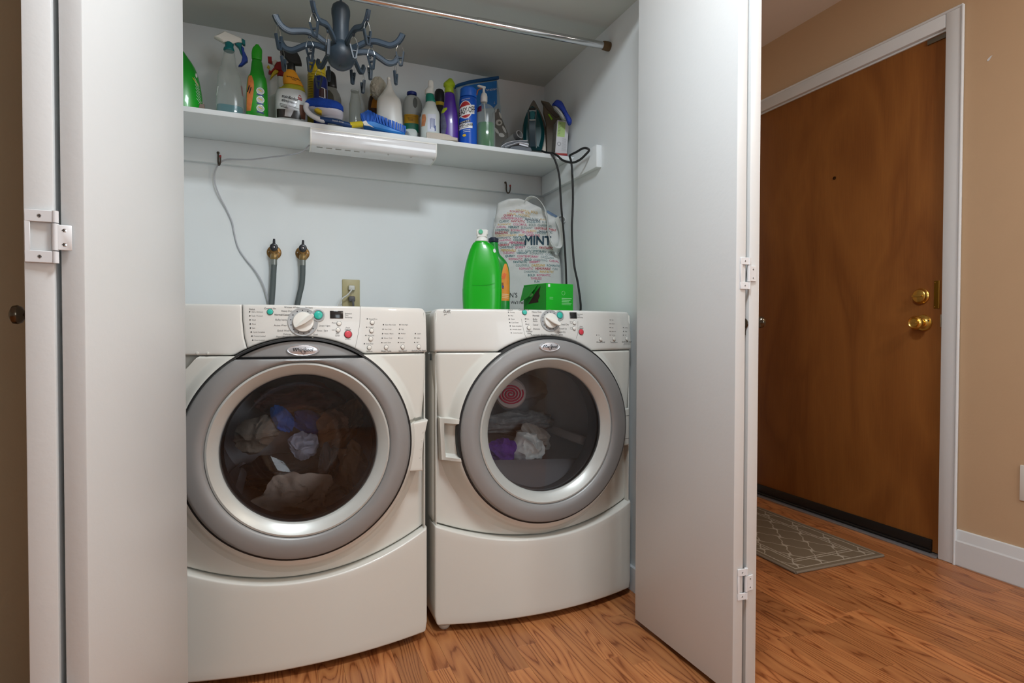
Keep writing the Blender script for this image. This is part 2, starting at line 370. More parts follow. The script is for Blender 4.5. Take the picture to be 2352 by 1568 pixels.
# ---- closet rod
rod = thing('closet_rod', 'chrome tension rod across the closet with a brown rubber end', 'rod', (1.13, 1.84, 1.955))
def rp(x): return (x-1.13, (1.13-x)*0.039, 0)
part('tube', tube([rp(1.118), rp(0.62)], 0.0128, 16, 1), CHROME(), rod)
part('inner_tube', tube([rp(0.63), rp(-0.468)], 0.0108, 16, 1), CHROME(), rod)
part('end_cap', lathe([(0.0165, -0.001), (0.0168, -0.010), (0.0155, -0.026), (0.0135, -0.030)], 24, 'x'), M('brown rubber', (96, 74, 44), 0.6), rod)

# ---- bifold doors
def hinge(parent, x, y, z, wl, ws, m, ms, rz=0.0):
    h = MB()
    def lv(a0, a1, b0, b1): h.add(*box(a0, a1, -0.0026, 0, b0, b1, 0.0006, 1))
    lv(-wl, -0.003, 0.021, 0.038); lv(-wl, -0.003, -0.038, -0.021); lv(-wl, -wl+0.0065, -0.022, 0.022)
    lv(0.003, ws, -0.0185, 0.0185)
    h.add(*lathe([(0.0042, 0.021), (0.0042, 0.038)], 14)); h.add(*lathe([(0.0042, -0.038), (0.0042, -0.021)], 14)); h.add(*lathe([(0.0042, -0.0195), (0.0042, 0.0195)], 14))
    h.v = [(p[0], p[1]-0.0 if abs(p[0]) > 0.0045 else p[1]-0.002, p[2]) for p in h.v]
    o = h.build('hinge', m, parent); o.location = (x, y, z); o.rotation_euler = (0, 0, rz)
    for sx, sz in ((-wl*0.5, 0.0295), (-wl*0.5, -0.0295), (ws*0.52, 0.0105), (ws*0.52, -0.0105)):
        q = MB().add(*lathe([(0.0038, -0.0024), (0.0036, -0.0034), (0.0018, -0.0040), (0, -0.0040)], 14, 'y', (sx, 0, sz)))
        q.add(*box(sx-0.0022, sx+0.0022, -0.0043, -0.0039, sz-0.0004, sz+0.0004), 1); q.add(*box(sx-0.0004, sx+0.0004, -0.0043, -0.0039, sz-0.0022, sz+0.0022), 1)
        q.build('screw', [ms, DARK()], o)
    return o
def bifold(name, label, pA, pB, kx, ky, kside):
    root = thing(name, label, 'door', (pA[0][0], pA[0][1], 0), kind='structure'); off = Vector((pA[0][0], pA[0][1], 0))
    for p in (pA, pB): part('panel', polybox([(a-off.x, b-off.y) for a, b in p], 0.014, 2.012, 0.0018), DOORW(), root)
    kb = MB().add(*lathe([(0.0085, 0), (0.0080, 0.003), (0.0048, 0.008), (0.0050, 0.016), (0.0125, 0.021), (0.0148, 0.026), (0.0140, 0.031), (0.0080, 0.0345), (0, 0.0352)], 28, 'x', cap=False))
    kb.v = [(p[0]*kside, p[1], p[2]) for p in kb.v]
    k = kb.build('knob', M('dark nickel', (96, 88, 76), 0.2, metal=1.0), root); k.location = (kx-off.x, ky-off.y, 0.924)
    return root, off
PA = [(1.0105, 1.068), (1.0405, 1.068), (1.0350, 1.472), (1.0050, 1.472)]
PB = [(1.0515, 1.068), (1.0835, 1.068), (1.1090, 1.468), (1.0770, 1.468)]
d1, o1 = bifold('door_1', 'white bifold closet door folded open beside the dryer', PA, PB, 1.0850, 1.092, 1)
wp = M('painted hinge white', (224, 226, 228), 0.35)
for v in (628, 1338): hinge(d1, 1.0485-o1.x, 1.068-o1.y, at(1716, v, 'y', 1.068)[2], 0.026, 0.0225, wp, wp)
PD = [(-0.2735, 1.030), (-0.1968, 1.425), (-0.2277, 1.431), (-0.3044, 1.036)]
PC = [(-0.3105, 1.030), (-0.3520, 1.430), (-0.3868, 1.4265), (-0.3453, 1.0265)]
d2, o2 = bifold('door_2', 'white bifold closet door folded open beside the washer', PD, PC, -0.3525, 1.10, -1)
hinge(d2, -0.3080-o2.x, 1.0282-o2.y, at(120, 545, 'y', 1.03)[2], 0.0355, 0.0195, wp, CHROME(), 0.10)
hinge(d2, -0.3080-o2.x, 1.0282-o2.y, 0.33, 0.0355, 0.0195, wp, CHROME(), 0.10)
for d, off, x, y, z in ((d2, o2, -0.3148, 1.088, 0.922), (d1, o1, 1.0505, 1.082, 0.92)):
    s = MB().add(*lathe([(0.013, 0), (0.012, .002), (0.006, .003), (0.005, .006), (0, .0065)], 20, 'x')); s.add(*box(0, 0.004, -0.006, 0.006, -0.028, -0.006, 0.001))
    if x > 0: s.v = [(-p[0], p[1], p[2]) for p in s.v]
    k = s.build('knob_backplate', M('dark nickel', (96, 88, 76), 0.2, metal=1.0), d); k.location = (x-off.x, y-off.y, z)
slabs('trim_1', [(-0.42, -0.40, 1.465, 1.585, 0, ZC), (1.112, 1.13, 1.474, 1.585, 0, ZC)], WHITE(), 'white jamb boards of the closet opening', 'trim')
slabs('baseboard_closet', [(1.118, 1.1305, 1.585, YB, 0, 0.085)], WHITE(), 'white baseboard along the right closet wall', 'baseboard', 0.002)

# ---- entry door
XF = 2.432
dr = thing('door_3', 'flush brown veneer entry door with brass lock and knob', 'door', (XF, 1.912, 0), kind='structure')
part('door_slab', box(0, 0.044, -0.4545, 0.494, 0.012, 2.086, 0.002), veneer_mat(), dr)
def dl(u, v): p = at(u, v, 'x', XF); return p[1]-1.912, p[2]
ky, kz = dl(2122, 741)
# knob: rosette, neck, ball with turn button (axis toward the room, -x)
part('knob_rosette', lathe([(0.033, 0), (0.0335, -0.004), (0.031, -0.008), (0.020, -0.010), (0.016, -0.014)], 36, 'x', (0, ky, kz)), BRASS(), dr)
kn = part('knob', lathe([(0.011, -0.010), (0.0115, -0.026), (0.017, -0.032), (0.0255, -0.040), (0.0275, -0.050), (0.0265, -0.058), (0.0215, -0.0635), (0.0205, -0.0625), (0.0165, -0.0605), (0.0155, -0.0625), (0, -0.0630)], 36, 'x', (0, ky, kz)), BRASS(), dr)
part('turn_button', box(-0.068, -0.062, ky-0.010, ky+0.010, kz-0.0025, kz+0.0025, 0.001), BRASS(), kn)
part('rosette_screw', lathe([(0.003, -0.0102), (0.0025, -0.0112), (0, -0.0112)], 10, 'x', (0, ky-0.024, kz+0.008)), DARK(), dr)
by, bz = dl(2117, 680)
db = part('deadbolt', lathe([(0.0315, 0), (0.032, -0.006), (0.0265, -0.012), (0.0255, -0.019), (0.022, -0.0215), (0, -0.022)], 36, 'x', (0, by, bz)), BRASS(), dr)
part('thumb_turn', box(-0.036, -0.021, by-0.019, by+0.019, bz-0.004, bz+0.004, 0.0025), BRASS(), db)
y0, z0 = dl(2146, 645); y1, z1 = dl(2157, 708)
lp = part('latch_plate', box(-0.0022, 0, y1-0.003, y0, z1, z0, 0.0006), M('dull brass', (130, 98, 28), 0.4, metal=0.8), dr)
part('edge_strip', box(-0.006, -0.0018, y1-0.004, y1, z1, z0, 0.0004), BRASS(), lp)
for zz in (z0-0.007, z1+0.007): part('plate_screw', lathe([(0.0028, -0.002), (0.002, -0.0034), (0, -0.0036)], 10, 'x', (0, y0-0.005, zz)), BRASS(), lp)
ys, zs = dl(2161, 737)
part('strike_edge', box(-0.004, 0, ys-0.004, ys+0.001, zs-0.024, zs+0.026, 0.0008), M('worn steel', (190, 186, 176), 0.3, metal=0.9), dr)
py, pz = dl(1917, 409)
part('peephole', lathe([(0.0075, 0), (0.0075, -0.003), (0.0050, -0.0035), (0.0045, -0.001), (0, -0.001)], 20, 'x', (0, py, pz)), M('dark brass', (78, 54, 26), 0.35, metal=0.8), dr)
y0, z0 = dl(2132, 93)
part('top_bracket', box(-0.006, 0, -0.452, y0, 2.060, 2.078, 0.001), M('weathered aluminium', (116, 112, 100), 0.5, metal=0.6), dr)
sw = part('door_sweep', box(-0.007, 0, -0.430, 0.494, 0.018, 0.062, 0.0012), M('black vinyl', (16, 16, 16), 0.45), dr)
part('sweep_lip', tube([(-0.010, -0.430, 0.016), (-0.010, 0.494, 0.016)], 0.005, 10, 1), M('black vinyl', (16, 16, 16), 0.45), sw)
# casing of the door
tr = thing('trim_2', 'white painted casing around the brown entry door', 'trim', (XD, 1.912, 0), kind='structure')
def casing(ya, yb, za, zb):
    return box(-0.0165, 0, ya, yb, za, zb, 0.003)
part('casing_side', box(-0.0150, 0.03, -0.518, -0.462, 0, 2.146, 0.004), WHITE(), tr)
part('casing_bead', tube([(-0.013, -0.522, 0), (-0.013, -0.522, 2.148)], 0.006, 10, 1), WHITE(), tr)
part('casing_head', box(-0.0150, 0.03, -0.461, 0.56, 2.091, 2.146, 0.004), WHITE(), tr)
part('casing_bead', tube([(-0.013, -0.522, 2.148), (-0.013, 0.56, 2.148)], 0.006, 10, 1), WHITE(), tr)
part('casing_side', box(-0.0150, 0.03, 0.502, 0.558, 0, 2.09, 0.004), WHITE(), tr)
part('stop_strip', box(0.0, 0.03, -0.46, 0.50, 2.083, 2.091, 0.001), WHITE(), tr)
one('trim_3', box(2.398, 2.47, 1.452, 2.412, -0.001, 0.008, 0.003), M('aluminium threshold', (148, 148, 150), 0.4, metal=0.6), 'grey metal threshold strip under the brown entry door', 'threshold', kind='structure')
def bbprof(y):
    return [(0, y, 0.138), (-0.006, y, 0.1375), (-0.0075, y, 0.135), (-0.0135, y, 0.100), (-0.0165, y, 0.094), (-0.0165, y, 0.004), (-0.015, y, 0.0), (0, y, 0)]
pb = bbprof(-2.65)+bbprof(1.3860)
one('baseboard_right', ([(p[0]+XD, p[1], p[2]) for p in pb], [(i, i+1, i+9, i+8) for i in range(7)]+[tuple(range(7, -1, -1)), tuple(range(8, 16))]), WHITE(), 'tall white baseboard with a sloped top right of the entry door', 'baseboard', kind='structure', smooth=False)
# outlet cover at the right edge
a = at(2344.5, 1066, 'x', XD); b = at(2344.5, 1149, 'x', XD)
oc = thing('wall_outlet', 'white outlet cover plate low on the tan wall', 'outlet', (XD, a[1]-0.036, (a[2]+b[2])/2))
part('cover_plate', box(-0.006, 0.001, -0.036, 0.036, -0.0635, 0.0635, 0.003), WPL(), oc)
for s in (-1, 1): part('receptacle', box(-0.008, -0.004, -0.016, 0.016, s*0.024-0.014, s*0.024+0.014, 0.002), M('receptacle ivory', (216, 214, 204), 0.4), oc)
# chip of white filler on the tan wall
c = at(2273, 133, 'x', XD)
one('filler_patch', move(([(-0.0012, yy, zz) for yy, zz in ((-0.010, 0.006), (-0.002, 0.004), (0.006, -0.002), (0.008, -0.009), (0.001, -0.010), (-0.004, -0.003))]+[(-0.0012, 0, -0.002)], [(0, 1, 6), (1, 2, 6), (2, 3, 6), (3, 4, 6), (4, 5, 6), (5, 0, 6)]), (c[0], c[1], c[2])), WHITE(), 'tiny chip of white filler on the tan wall beside the door', 'patch', smooth=False)

# ---- rug
rug = one('door_mat', move(box(-0.232, 0.232, -0.382, 0.382, 0, 0.008, 0.003), (0, 0, 0)), rug_mat(0.764, 0.464), 'taupe lattice patterned rug on the floor before the brown door', 'rug')
rug.location = (2.006, 1.930, 0.0003); rug.rotation_euler = (0, 0, -0.02)
edge = []
ew = MB()
for a, b in (((-.232, -.382), (.232, -.382)), ((.232, -.382), (.232, .382)), ((.232, .382), (-.232, .382)), ((-.232, .382), (-.232, -.382))):
    ew.add(*tube([(a[0], a[1], .0045), (b[0], b[1], .0045)], 0.0048, 8, 1))
ew.build('bound_edge', M('taupe binding', (126, 114, 98), 0.9, var=0.2, scale=300), rug)
# ---- ceiling lamp behind the viewer
cl = thing('ceiling_lamp', 'round flush ceiling lamp behind the viewer', 'lamp', (0.42, 0.55, 2.446))
part('lamp_base', lathe([(0.18, 0), (0.18, -0.02), (0.17, -0.025)], 40, cap=False), WHITE(), cl)
cl2 = thing('added_pendant', 'short pendant ceiling lamp near the entry', 'lamp', (1.75, -0.2, 2.446))  # unseen fixture added to go with the entry fill light
part('lamp_base', lathe([(0.06, 0), (0.06, -0.015), (0.012, -0.03), (0.010, -0.135)], 32, cap=False), WHITE(), cl2)

# ================================================================== WASHER AND DRYER
HW, ZT, RC = 0.343, 0.967, 0.595          # half width, top, height of the door centre
def sstep(t): t = max(0.0, min(1.0, t)); return t*t*(3-2*t)
class Machine:
    def __init__(s, name, label, cx, yc, cat):
        s.cx, s.yc = cx, yc; s.root = thing(name, label, cat, (cx, yc, 0))
    def S(s, x, z):
        return 0.055*(x/HW)**2 + 0.016*max(0, (z-0.80)/0.167)**2
    def mp(s, u, v, off=0.0):
        """pixel -> (x,z) on the bowed front"""
        y = s.yc
        for _ in range(8):
            p = at(u, v, 'y', y+off); y = s.yc+s.S(p.x-s.cx, p.z)
        return p.x-s.cx, p.z
    def put(s, vf, x, z, h0=0.0, rot=0.0):
        """shape with (a across, h toward the viewer as -y, b up) wrapped onto the front at x,z"""
        c, q = cos(rot), sin(rot)
        def g(p):
            a, b = p[0]*c-p[2]*q, p[0]*q+p[2]*c
            return (x+a, s.S(x+a, z+b)+p[1]-h0, z+b)
        return [g(p) for p in vf[0]], vf[1]
    def skin(s, xl, xr, zlo, zhi, dy=0.0, r=0.006, back=0.05, nx=36, nz=14, corner=0.0, cb=0.0):
        """bowed panel between two x limits (functions of z) and two z limits (functions of x), edges rolled back"""
        es = [0.0, 0.0, 0.25, 0.6, 1.0]
        def axis(n): 
            return [('lo', e) for e in es[1:]]+[('in', (k+1)/(n+1)) for k in range(n)]+[('hi', e) for e in reversed(es[1:])]
        AX, AZ = axis(nx), axis(nz)
        def pos(spec, lo, hi):
            k, t = spec
            if k == 'lo': return lo+r*t
            if k == 'hi': return hi-r*t
            return lo+r+(hi-lo-2*r)*t
        NX, NZ = len(AX)+2, len(AZ)+2
        def P(i, j):
            ii, jj = min(max(i-1, 0), len(AX)-1), min(max(j-1, 0), len(AZ)-1)
            zm = (zlo(0)+zhi(0))/2
            x = pos(AX[ii], xl(zm), xr(zm))
            for _ in range(2):
                a, b = zlo(x), zhi(x); z = pos(AZ[jj], a, b); x = pos(AX[ii], xl(z), xr(z))
            if corner and zhi(x)-z < corner:
                q = corner-(zhi(x)-z); lim = corner-sqrt(max(0, corner**2-q*q)); 
                m = (xl(z)+xr(z))/2; hw = (xr(z)-xl(z))/2
                if xr(z) > HW-0.01 and x > m: x = m+(x-m)*(hw-lim)/hw
                if xl(z) < -HW+0.01 and x < m: x = m+(x-m)*(hw-lim)/hw
            if cb and z-zlo(x) < cb:
                q = cb-(z-zlo(x)); lim = cb-sqrt(max(0, cb**2-q*q)); x *= (HW-lim)/HW
            dx = min(x-xl(z), xr(z)-x); dz = min(z-zlo(x), zhi(x)-z)
            f = lambda d: r-sqrt(max(0, r*r-max(0, r-d)**2))
            y = s.S(x, z)+dy+min(r*1.2, f(max(dx, 0))+f(max(dz, 0)))
            if i in (0, NX-1) or j in (0, NZ-1): y += back
            return (x, y, z)
        return grid(NX, NZ, P)
    def polar(s, ri, outline, a0, a1, n, dyf, back=0.05, closed=False, fr=(0, .15, .35, .6, .8, .9, .96, 1.0), first=0.0):
        """surface between the door circle and an outline given as radius(angle)"""
        fr = list(fr); nf = 12 if first else 0; nr = len(fr)+nf+1
        def P(i, j):
            a = a0+(a1-a0)*i/(n if closed else n-1); ro = max(outline(a), ri+0.0005)
            w0 = min(first, (ro-ri)*0.6)
            if j < nf: rr = ri+w0*j/nf
            else: rr = ri+w0+(ro-ri-w0)*fr[min(j-nf, len(fr)-1)]
            x, z = rr*cos(a), RC+rr*sin(a)
            y = s.S(x, z)+dyf(rr, ro, a)+(back if j == nr-1 else 0)
            return (x, y, z)
        return grid(n, nr, P, closed)
    def label(s, mb, txt, u, v, h, mi=0, align='CENTER', bold=0.0, shear=0.12, wide=0.95):
        x, z = s.mp(u, v); t = text(txt, h, bold, shear, align, wide)
        if t[0]: mb.add([(x+p[0], s.S(x+p[0], z+p[1]-h/2)-0.0007, z+p[1]-h/2) for p in t[0]], t[1], mi)

def dome(r, h, n=20): return lathe([(r, 0.002), (r, -h*0.55), (r*0.9, -h*0.85), (r*0.6, -h), (0, -h*1.05)], n, 'y', cap=False)

def build_machine(M_, washer):
    m = M_; S = m.S; rt = m.root; EN = ENAMEL()
    px = 0.00112 if washer else 0.00135
    sx = 0.00123 if washer else 0.00147
    # cabinet, open at the front
    cb = MB(); W2 = HW-0.004; D0, D1, Z0, Z1 = 0.062, 0.79 if washer else 0.775, 0.03, 0.955
    for b in ((-W2, -W2+0.004, D0, D1, Z0, Z1), (W2-0.004, W2, D0, D1, Z0, Z1), (-W2, W2, D1-0.004, D1, Z0, Z1), (-W2, W2, D0, D1, Z0, Z0+0.004), (-W2+0.012, W2-0.012, D0+0.024, D1, Z1-0.004, Z1+0.0085)): cb.add(*box(*b, 0.0015, 1))
    cb.build('cabinet', EN, rt)
    # toe panel under an arched seam
    k0, k1 = (0.249, 0.080) if washer else (0.262, 0.062)
    seam = lambda x: k0+k1*(x/HW)**2
    part('toe_panel', m.skin(lambda z: -HW, lambda z: HW, lambda x: 0.022, lambda x: seam(x)-0.0018, 0, 0.006, 0.06, 40, 12, 0.0, 0.02), EN, rt)
    # recessed lower body front
    zt = 0.838
    def rect(a):
        c, q = cos(a), sin(a); r = 9
        if abs(c) > 1e-6: r = min(r, HW/abs(c))
        if q > 1e-6: r = min(r, (zt-RC)/q)
        if q < -1e-6:
            lo, hi = 0.0, r
            for _ in range(30):
                t = (lo+hi)/2
                if RC+t*q > seam(t*c)+0.0018: lo = t
                else: hi = t
            r = lo
        return r
    def roll(rr, ro, a): d = ro-rr; return 0.006-sqrt(max(0, 0.006**2-max(0, 0.006-d)**2))
    part('body_front', m.polar(0.225, rect, 0, 2*pi, 240, lambda rr, ro, a: 0.030+roll(rr, ro, a), 0.05, True, (0, .3, .6, .8, .9, .95, .97, .985, 1)), EN, rt)
    def rs(x): return 0.3*0.055*(x/HW)**2-0.016
    HZ0, HZ1 = (m.mp(965, 1076)[1], m.mp(975, 967)[1]) if washer else (m.mp(1040, 1058)[1], m.mp(1040, 956)[1])
    # raised surround: full width at the top, narrowing to a round lip under the door
    RI, RL = 0.286, 0.331
    ar = math.asin((zt-RC)/RI)
    def wz(z): return 0.3235+0.0195*sstep((z-0.53)/0.28)
    def surr(a):
        c, q = cos(a), sin(a); lo, hi = 0.0, 0.6
        for _ in range(30):
            t = (lo+hi)/2; x, z = abs(t*c), RC+t*q
            top = zt-0.0018
            if washer and c < 0: top -= 0.034*sstep((x-0.235)/0.04)*(1 if True else 0)
            ins = (z < top and x < wz(z)) if z > RC-0.07 else t < RL
            if ins: lo = t
            else: hi = t
        return lo
    def lift(rr, ro, a):
        x = rr*cos(a); t = sstep((rr-RI+0.002)/0.030); base = rs(x)+0.0075-S(x, RC+rr*sin(a))
        h = base*(1-t)+lift0(rr, ro, a)*t if base < 0.01 else lift0(rr, ro, a)
        z = RC+rr*sin(a)                              # openings for the handle and the groove above it
        if not washer and x < 0: h += 0.034*sstep((z-HZ0-0.006)/0.008)*sstep((HZ1-0.006-z)/0.008)
        if washer and x > 0: h += 0.022*sstep((z-HZ1-0.001)/0.003)*sstep((HZ1+0.0125-z)/0.003)
        return h
    def lift0(rr, ro, a):
        q = sin(a); low = sstep((0.15-q)/0.35); x, z = abs(rr*cos(a)), RC+rr*q
        bl = sstep((q+0.32)/0.3); dist = (wz(z)-x)*bl+(ro-rr)*(1-bl)
        d = min(1, max(0, dist)/(0.016+0.026*low)); dt = min(1, max(0, zt-0.0018-z)/0.006)
        h = 0.0305*(low*(1-d)**1.25+(1-low)*(1-sqrt(max(0, 1-(1-d)**2))))
        return h+0.006*(1-sqrt(max(0, 1-(1-dt)**2)))-0.004*low*sstep((rr-RI)/0.02)*sstep(d)
    part('door_surround', m.polar(RI-0.004, surr, ar+0.02, pi-ar-0.02-2*pi, 520, lift, 0.03, False, (0, .1, .2, .3, .4, .5, .58, .66, .72, .78, .83, .87, .91, .94, .965, .985, 1.0), 0.034), EN, rt)
    # control panel with an arch cut over the door
    arc = lambda x, R_=0.290: max(zt+0.001, RC+sqrt(max(0, R_**2-x*x)))
    zl = lambda x: arc(x)
    CP = M('bisque control panel', (214, 213, 207), 0.3, var=0.008, scale=3, coat=0.2)
    if washer:
        sa = [m.mp(u, v) for u, v in ((556, 697), (557, 735), (561, 775), (571, 812))]
        def seam1(z):
            pts = sorted((b, a) for a, b in sa)
            if z <= pts[0][0]: return pts[0][1]
            for (z0, x0), (z1, x1) in zip(pts, pts[1:]):
                if z <= z1: return x0+(x1-x0)*(z-z0)/(z1-z0)
            return pts[-1][1]
        df = part('drawer_front', m.skin(lambda z: -HW, lambda z: seam1(z)-0.0007, zl, lambda x: ZT, 0, 0.005, 0.05, 16, 12, 0.022), CP, rt)
        for u, v in ((453, 811), (477, 811)):
            x, z = m.mp(u, v); part('rivet', m.put(dome(0.0035, 0.0016, 12), x, z), EN, df)
        part('control_panel', m.skin(lambda z: seam1(z)+0.0007, lambda z: HW, zl, lambda x: ZT, 0, 0.005, 0.05, 44, 12, 0.022), CP, rt)
    else:
        part('control_panel', m.skin(lambda z: -HW, lambda z: HW, zl, lambda x: ZT, 0, 0.007, 0.05, 56, 12, 0.022), CP, rt)
    # ---- door: black gasket, grey ring, pale inner bevel, glass bowl
    flat = 0.2335 if washer else 9
    def ring(prof, n=140, clip=True):
        v = []; f = []; k = len(prof)
        for i in range(n):
            a = 2*pi*i/n
            for r, h in prof:
                x, z = r*cos(a), r*sin(a); z = min(z, flat-max(0, (0.281-r))*0.12) if clip else z
                v.append((x, rs(x)+h, RC+z))
        for i in range(n):
            for j in range(k-1): f.append((i*k+j, ((i+1) % n)*k+j, ((i+1) % n)*k+j+1, i*k+j+1))
        return v, f
    dg = part('door_gasket', ring([(0.2885, 0.05), (0.2885, 0.012), (0.2865, 0.007), (0.2825, 0.006), (0.280, 0.03)], clip=False), BLACK(), rt)
    dring = part('door_ring', ring([(0.281, 0.045), (0.281, 0.003), (0.2785, -0.002), (0.273, -0.0045), (0.250, -0.006), (0.231, -0.0055), (0.2265, -0.002), (0.225, 0.003)]), SILVER(), rt)
    part('inner_bevel', ring([(0.2255, 0.004), (0.2235, -0.0005), (0.219, -0.0015), (0.206, 0.007), (0.197, 0.016), (0.193, 0.020), (0.1915, 0.028)], clip=False), SILVER2(), rt)
    if washer:
        part('badge_panel', m.skin(lambda z: -sqrt(max(0.0001, 0.279**2-(z-RC)**2)), lambda z: sqrt(max(0.0001, 0.279**2-(z-RC)**2)), lambda x: RC+flat+0.005, lambda x: RC+0.279, -0.006, 0.003, 0.03, 40, 10), SILVER(), rt)
        part('badge_seam', m.skin(lambda z: -0.153, lambda z: 0.153, lambda x: RC+flat+0.0005, lambda x: RC+flat+0.0045, 0.0, 0.001, 0.01, 20, 2), BLACK(), rt)
        glass = [(0.1925, 0.020), (0.15, 0.0185), (0.08, 0.0175), (0, 0.017)]
    else:
        glass = [(0.1925, 0.022), (0.15, 0.020), (0.08, 0.0185), (0, 0.018)]
    part('door_glass', lathe(glass, 72, 'y', (0, rs(0.15), RC), cap=False), glass_mat('door glass', (0.96, 0.97, 0.98), 0.02, 0.042), rt)
    if washer:
        part('glass_bowl', lathe([(0.188, 0.024), (0.176, 0.045), (0.158, 0.085), (0.140, 0.120), (0.118, 0.140), (0.07, 0.150), (0, 0.152)], 64, 'y', (0, 0, RC), cap=False), glass_mat('bowl glass', (0.97, 0.97, 0.98), 0.03, 0.04), rt)
        part('bellows', lathe([(0.22, 0.03), (0.192, 0.03), (0.186, 0.05), (0.205, 0.075), (0.200, 0.095), (0.215, 0.11), (0.235, 0.115)], 64, 'y', (0, 0, RC), cap=False), M('dark grey bellows', (70, 70, 72), 0.55), rt)
        dm = M('washer drum steel', (176, 176, 178), 0.4, metal=0.5, var=0.15, scale=90)
    else:
        part('door_liner', lathe([(0.22, 0.035), (0.192, 0.030), (0.190, 0.06), (0.20, 0.10), (0.24, 0.11)], 64, 'y', (0, 0, RC), cap=False), M('dryer liner grey', (150, 151, 153), 0.4), rt)
        dm = M('dryer drum enamel', (222, 224, 226), 0.4, var=0.05)
        v = []; 
        def scoop(i, j):
            a = pi*i/28; t = j/10
            x = -0.196*cos(a); z0 = 0.475+0.012*(-x/0.19); 
            zb = RC-sqrt(max(0, 0.2**2-x*x)); z = z0+(zb-0.02-z0)*t if zb < z0 else z0
            y = 0.055+0.075*sin(a)*(1-t*t)*1.0+0.02*t*0
            return (x, 0.135-0.105*(t**0.7)*sin(a)-0.0, z)
        part('lint_scoop', grid(29, 11, scoop), M('glossy charcoal plastic', (148, 149, 153), 0.18), rt)
    part('drum', lathe([(0.238, 0.10), (0.26, 0.13), (0.262, 0.50), (0.24, 0.53), (0, 0.535)], 56, 'y', (0, 0, RC), cap=False), dm, rt)
    for k in range(3):
        a = rad(80+120*k); b = box(-0.016, 0.016, 0.14, 0.49, -0.262, -0.205, 0.010, 2)
        part('drum_vane', xf(b, Matrix.Translation((0, 0, RC)) @ Matrix.Rotation(a+pi/2, 4, 'Y')), dm, rt)
    # ---- badge
    bu, bv, bw, bh = (696.5, 804, 34, 13) if washer else (1262, 796, 24.5, 11)
    off = -0.008 if washer else 0.0
    p = at(bu, bv, 'y', m.yc-(0.008 if washer else 0.021)); bx, bzz = p.x-m.cx, p.z; by_ = (S(bx, bzz)-0.006 if washer else rs(bx)-0.0055)
    ax, az = (bw*1.20*0.001, bh*1.10*0.001) if washer else (bw*1.42*0.001, bh*1.33*0.001)
    bd = part('badge', ([(bx+ax*p[0], by_+p[1], bzz+az*p[2]) for p in lathe([(1, 0.002), (1.0, -0.002), (0.93, -0.0042), (0.85, -0.0036), (0.8, -0.0040), (0, -0.0052)], 48, 'y', cap=False)[0]], lathe([(1, 0.002), (1.0, -0.002), (0.93, -0.0042), (0.85, -0.0036), (0.8, -0.0040), (0, -0.0052)], 48, 'y', cap=False)[1]), M('polished badge', (214, 216, 220), 0.3, metal=0.7), rt)
    lt = MB(); t = text('Whirlpool', az*0.62, 0.01, 0.2, 'CENTER', 0.92)
    lt.add([(bx+q[0], by_-0.0056, bzz+q[1]-az*0.22) for q in t[0]], t[1])
    sw_ = [(bx+ax*0.02+ax*0.30*sin(t_*2*pi/18+0.6)*(0.55), by_-0.0057, bzz+az*0.62*cos(t_*2*pi/18+0.6)) for t_ in range(13)]
    lt.add(*tube(sw_, az*0.035, 6, 3)); lt.add(*tube([(bx-ax*0.62, by_-0.0055, bzz+az*0.28), (bx-ax*0.45, by_-0.0056, bzz+az*0.36), (bx-ax*0.28, by_-0.0056, bzz+az*0.30)], az*0.04, 6, 4))
    lt.build('badge_lettering', M('badge ink', (44, 44, 58), 0.5), bd, smooth=False)
    # ---- dial, display, buttons
    du, dv = (696, 739) if washer else (1264, 736)
    dx, dz = m.mp(du, dv)
    TEAL = M('teal button', (40, 178, 160), 0.3); RED = M('cancel red', (206, 62, 74), 0.35); PALE = M('pale button', (226, 224, 216), 0.25)
    GRY = M('dial grey', (166, 168, 168), 0.4, var=0.01); LED = M('indicator dark', (30, 30, 32), 0.3)
    dr_ = 0.0375 if washer else 0.0340
    dp = part('dial_plate', m.put(lathe([(dr_, 0.001), (dr_, -0.0018), (dr_-0.0015, -0.0024), (dr_-0.004, -0.0012), (0, -0.0012)], 56, 'y', cap=False), dx, dz), GRY, rt)
    n = 12 if washer else 11
    for k in range(n):
        a = rad(40+ (360-75)*k/(n-1)) if washer else rad(58+(360-105)*k/(n-1))
        part('dial_mark', m.put(lathe([(0.0015, -0.001), (0.0015, -0.0017), (0, -0.0017)], 8, 'y', cap=False), dx+cos(a)*(dr_-0.0075), dz+sin(a)*(dr_-0.0075)), LED, dp)
    kr = 0.0265 if washer else 0.0240
    kx, kz_ = (dx+0.0005, dz)
    kn = part('dial_knob', m.put(lathe([(kr, -0.001), (kr*0.985, -0.006), (kr*0.93, -0.009), (kr*0.5, -0.0105), (0, -0.011)], 44, 'y', cap=False), kx, kz_), PALE, rt)
    rot = rad(38) if washer else rad(-27)
    gv, gf = prism([(-kr*0.9, -0.0012), (0, -0.0068), (kr*0.75, -0.0072), (kr*1.12, -0.0040), (kr*1.16, 0.0), (kr*1.12, 0.0045), (kr*0.75, 0.0060), (0, 0.0042), (-kr*0.9, 0.0012)], -0.024, -0.008, 0.0018)
    gv = [(p[0], -0.008+(p[1]+0.008)*(0.35+0.65*min(1, max(0, (p[0]+kr)/(1.5*kr)))), p[2]) for p in gv]
    part('grip', m.put((gv, gf), kx, kz_, 0, rot), PALE, kn)
    su, sv = (731, 723.5) if washer else (1285, 724)
    bx2, bz2 = m.mp(su, sv); rr = 0.0165 if washer else 0.0150
    sp_ = part('start_ring', m.put(lathe([(rr, 0.001), (rr, -0.0026), (rr*0.8, -0.0032), (rr*0.72, -0.001), (0, -0.001)], 36, 'y', cap=False), bx2, bz2), GRY, rt)
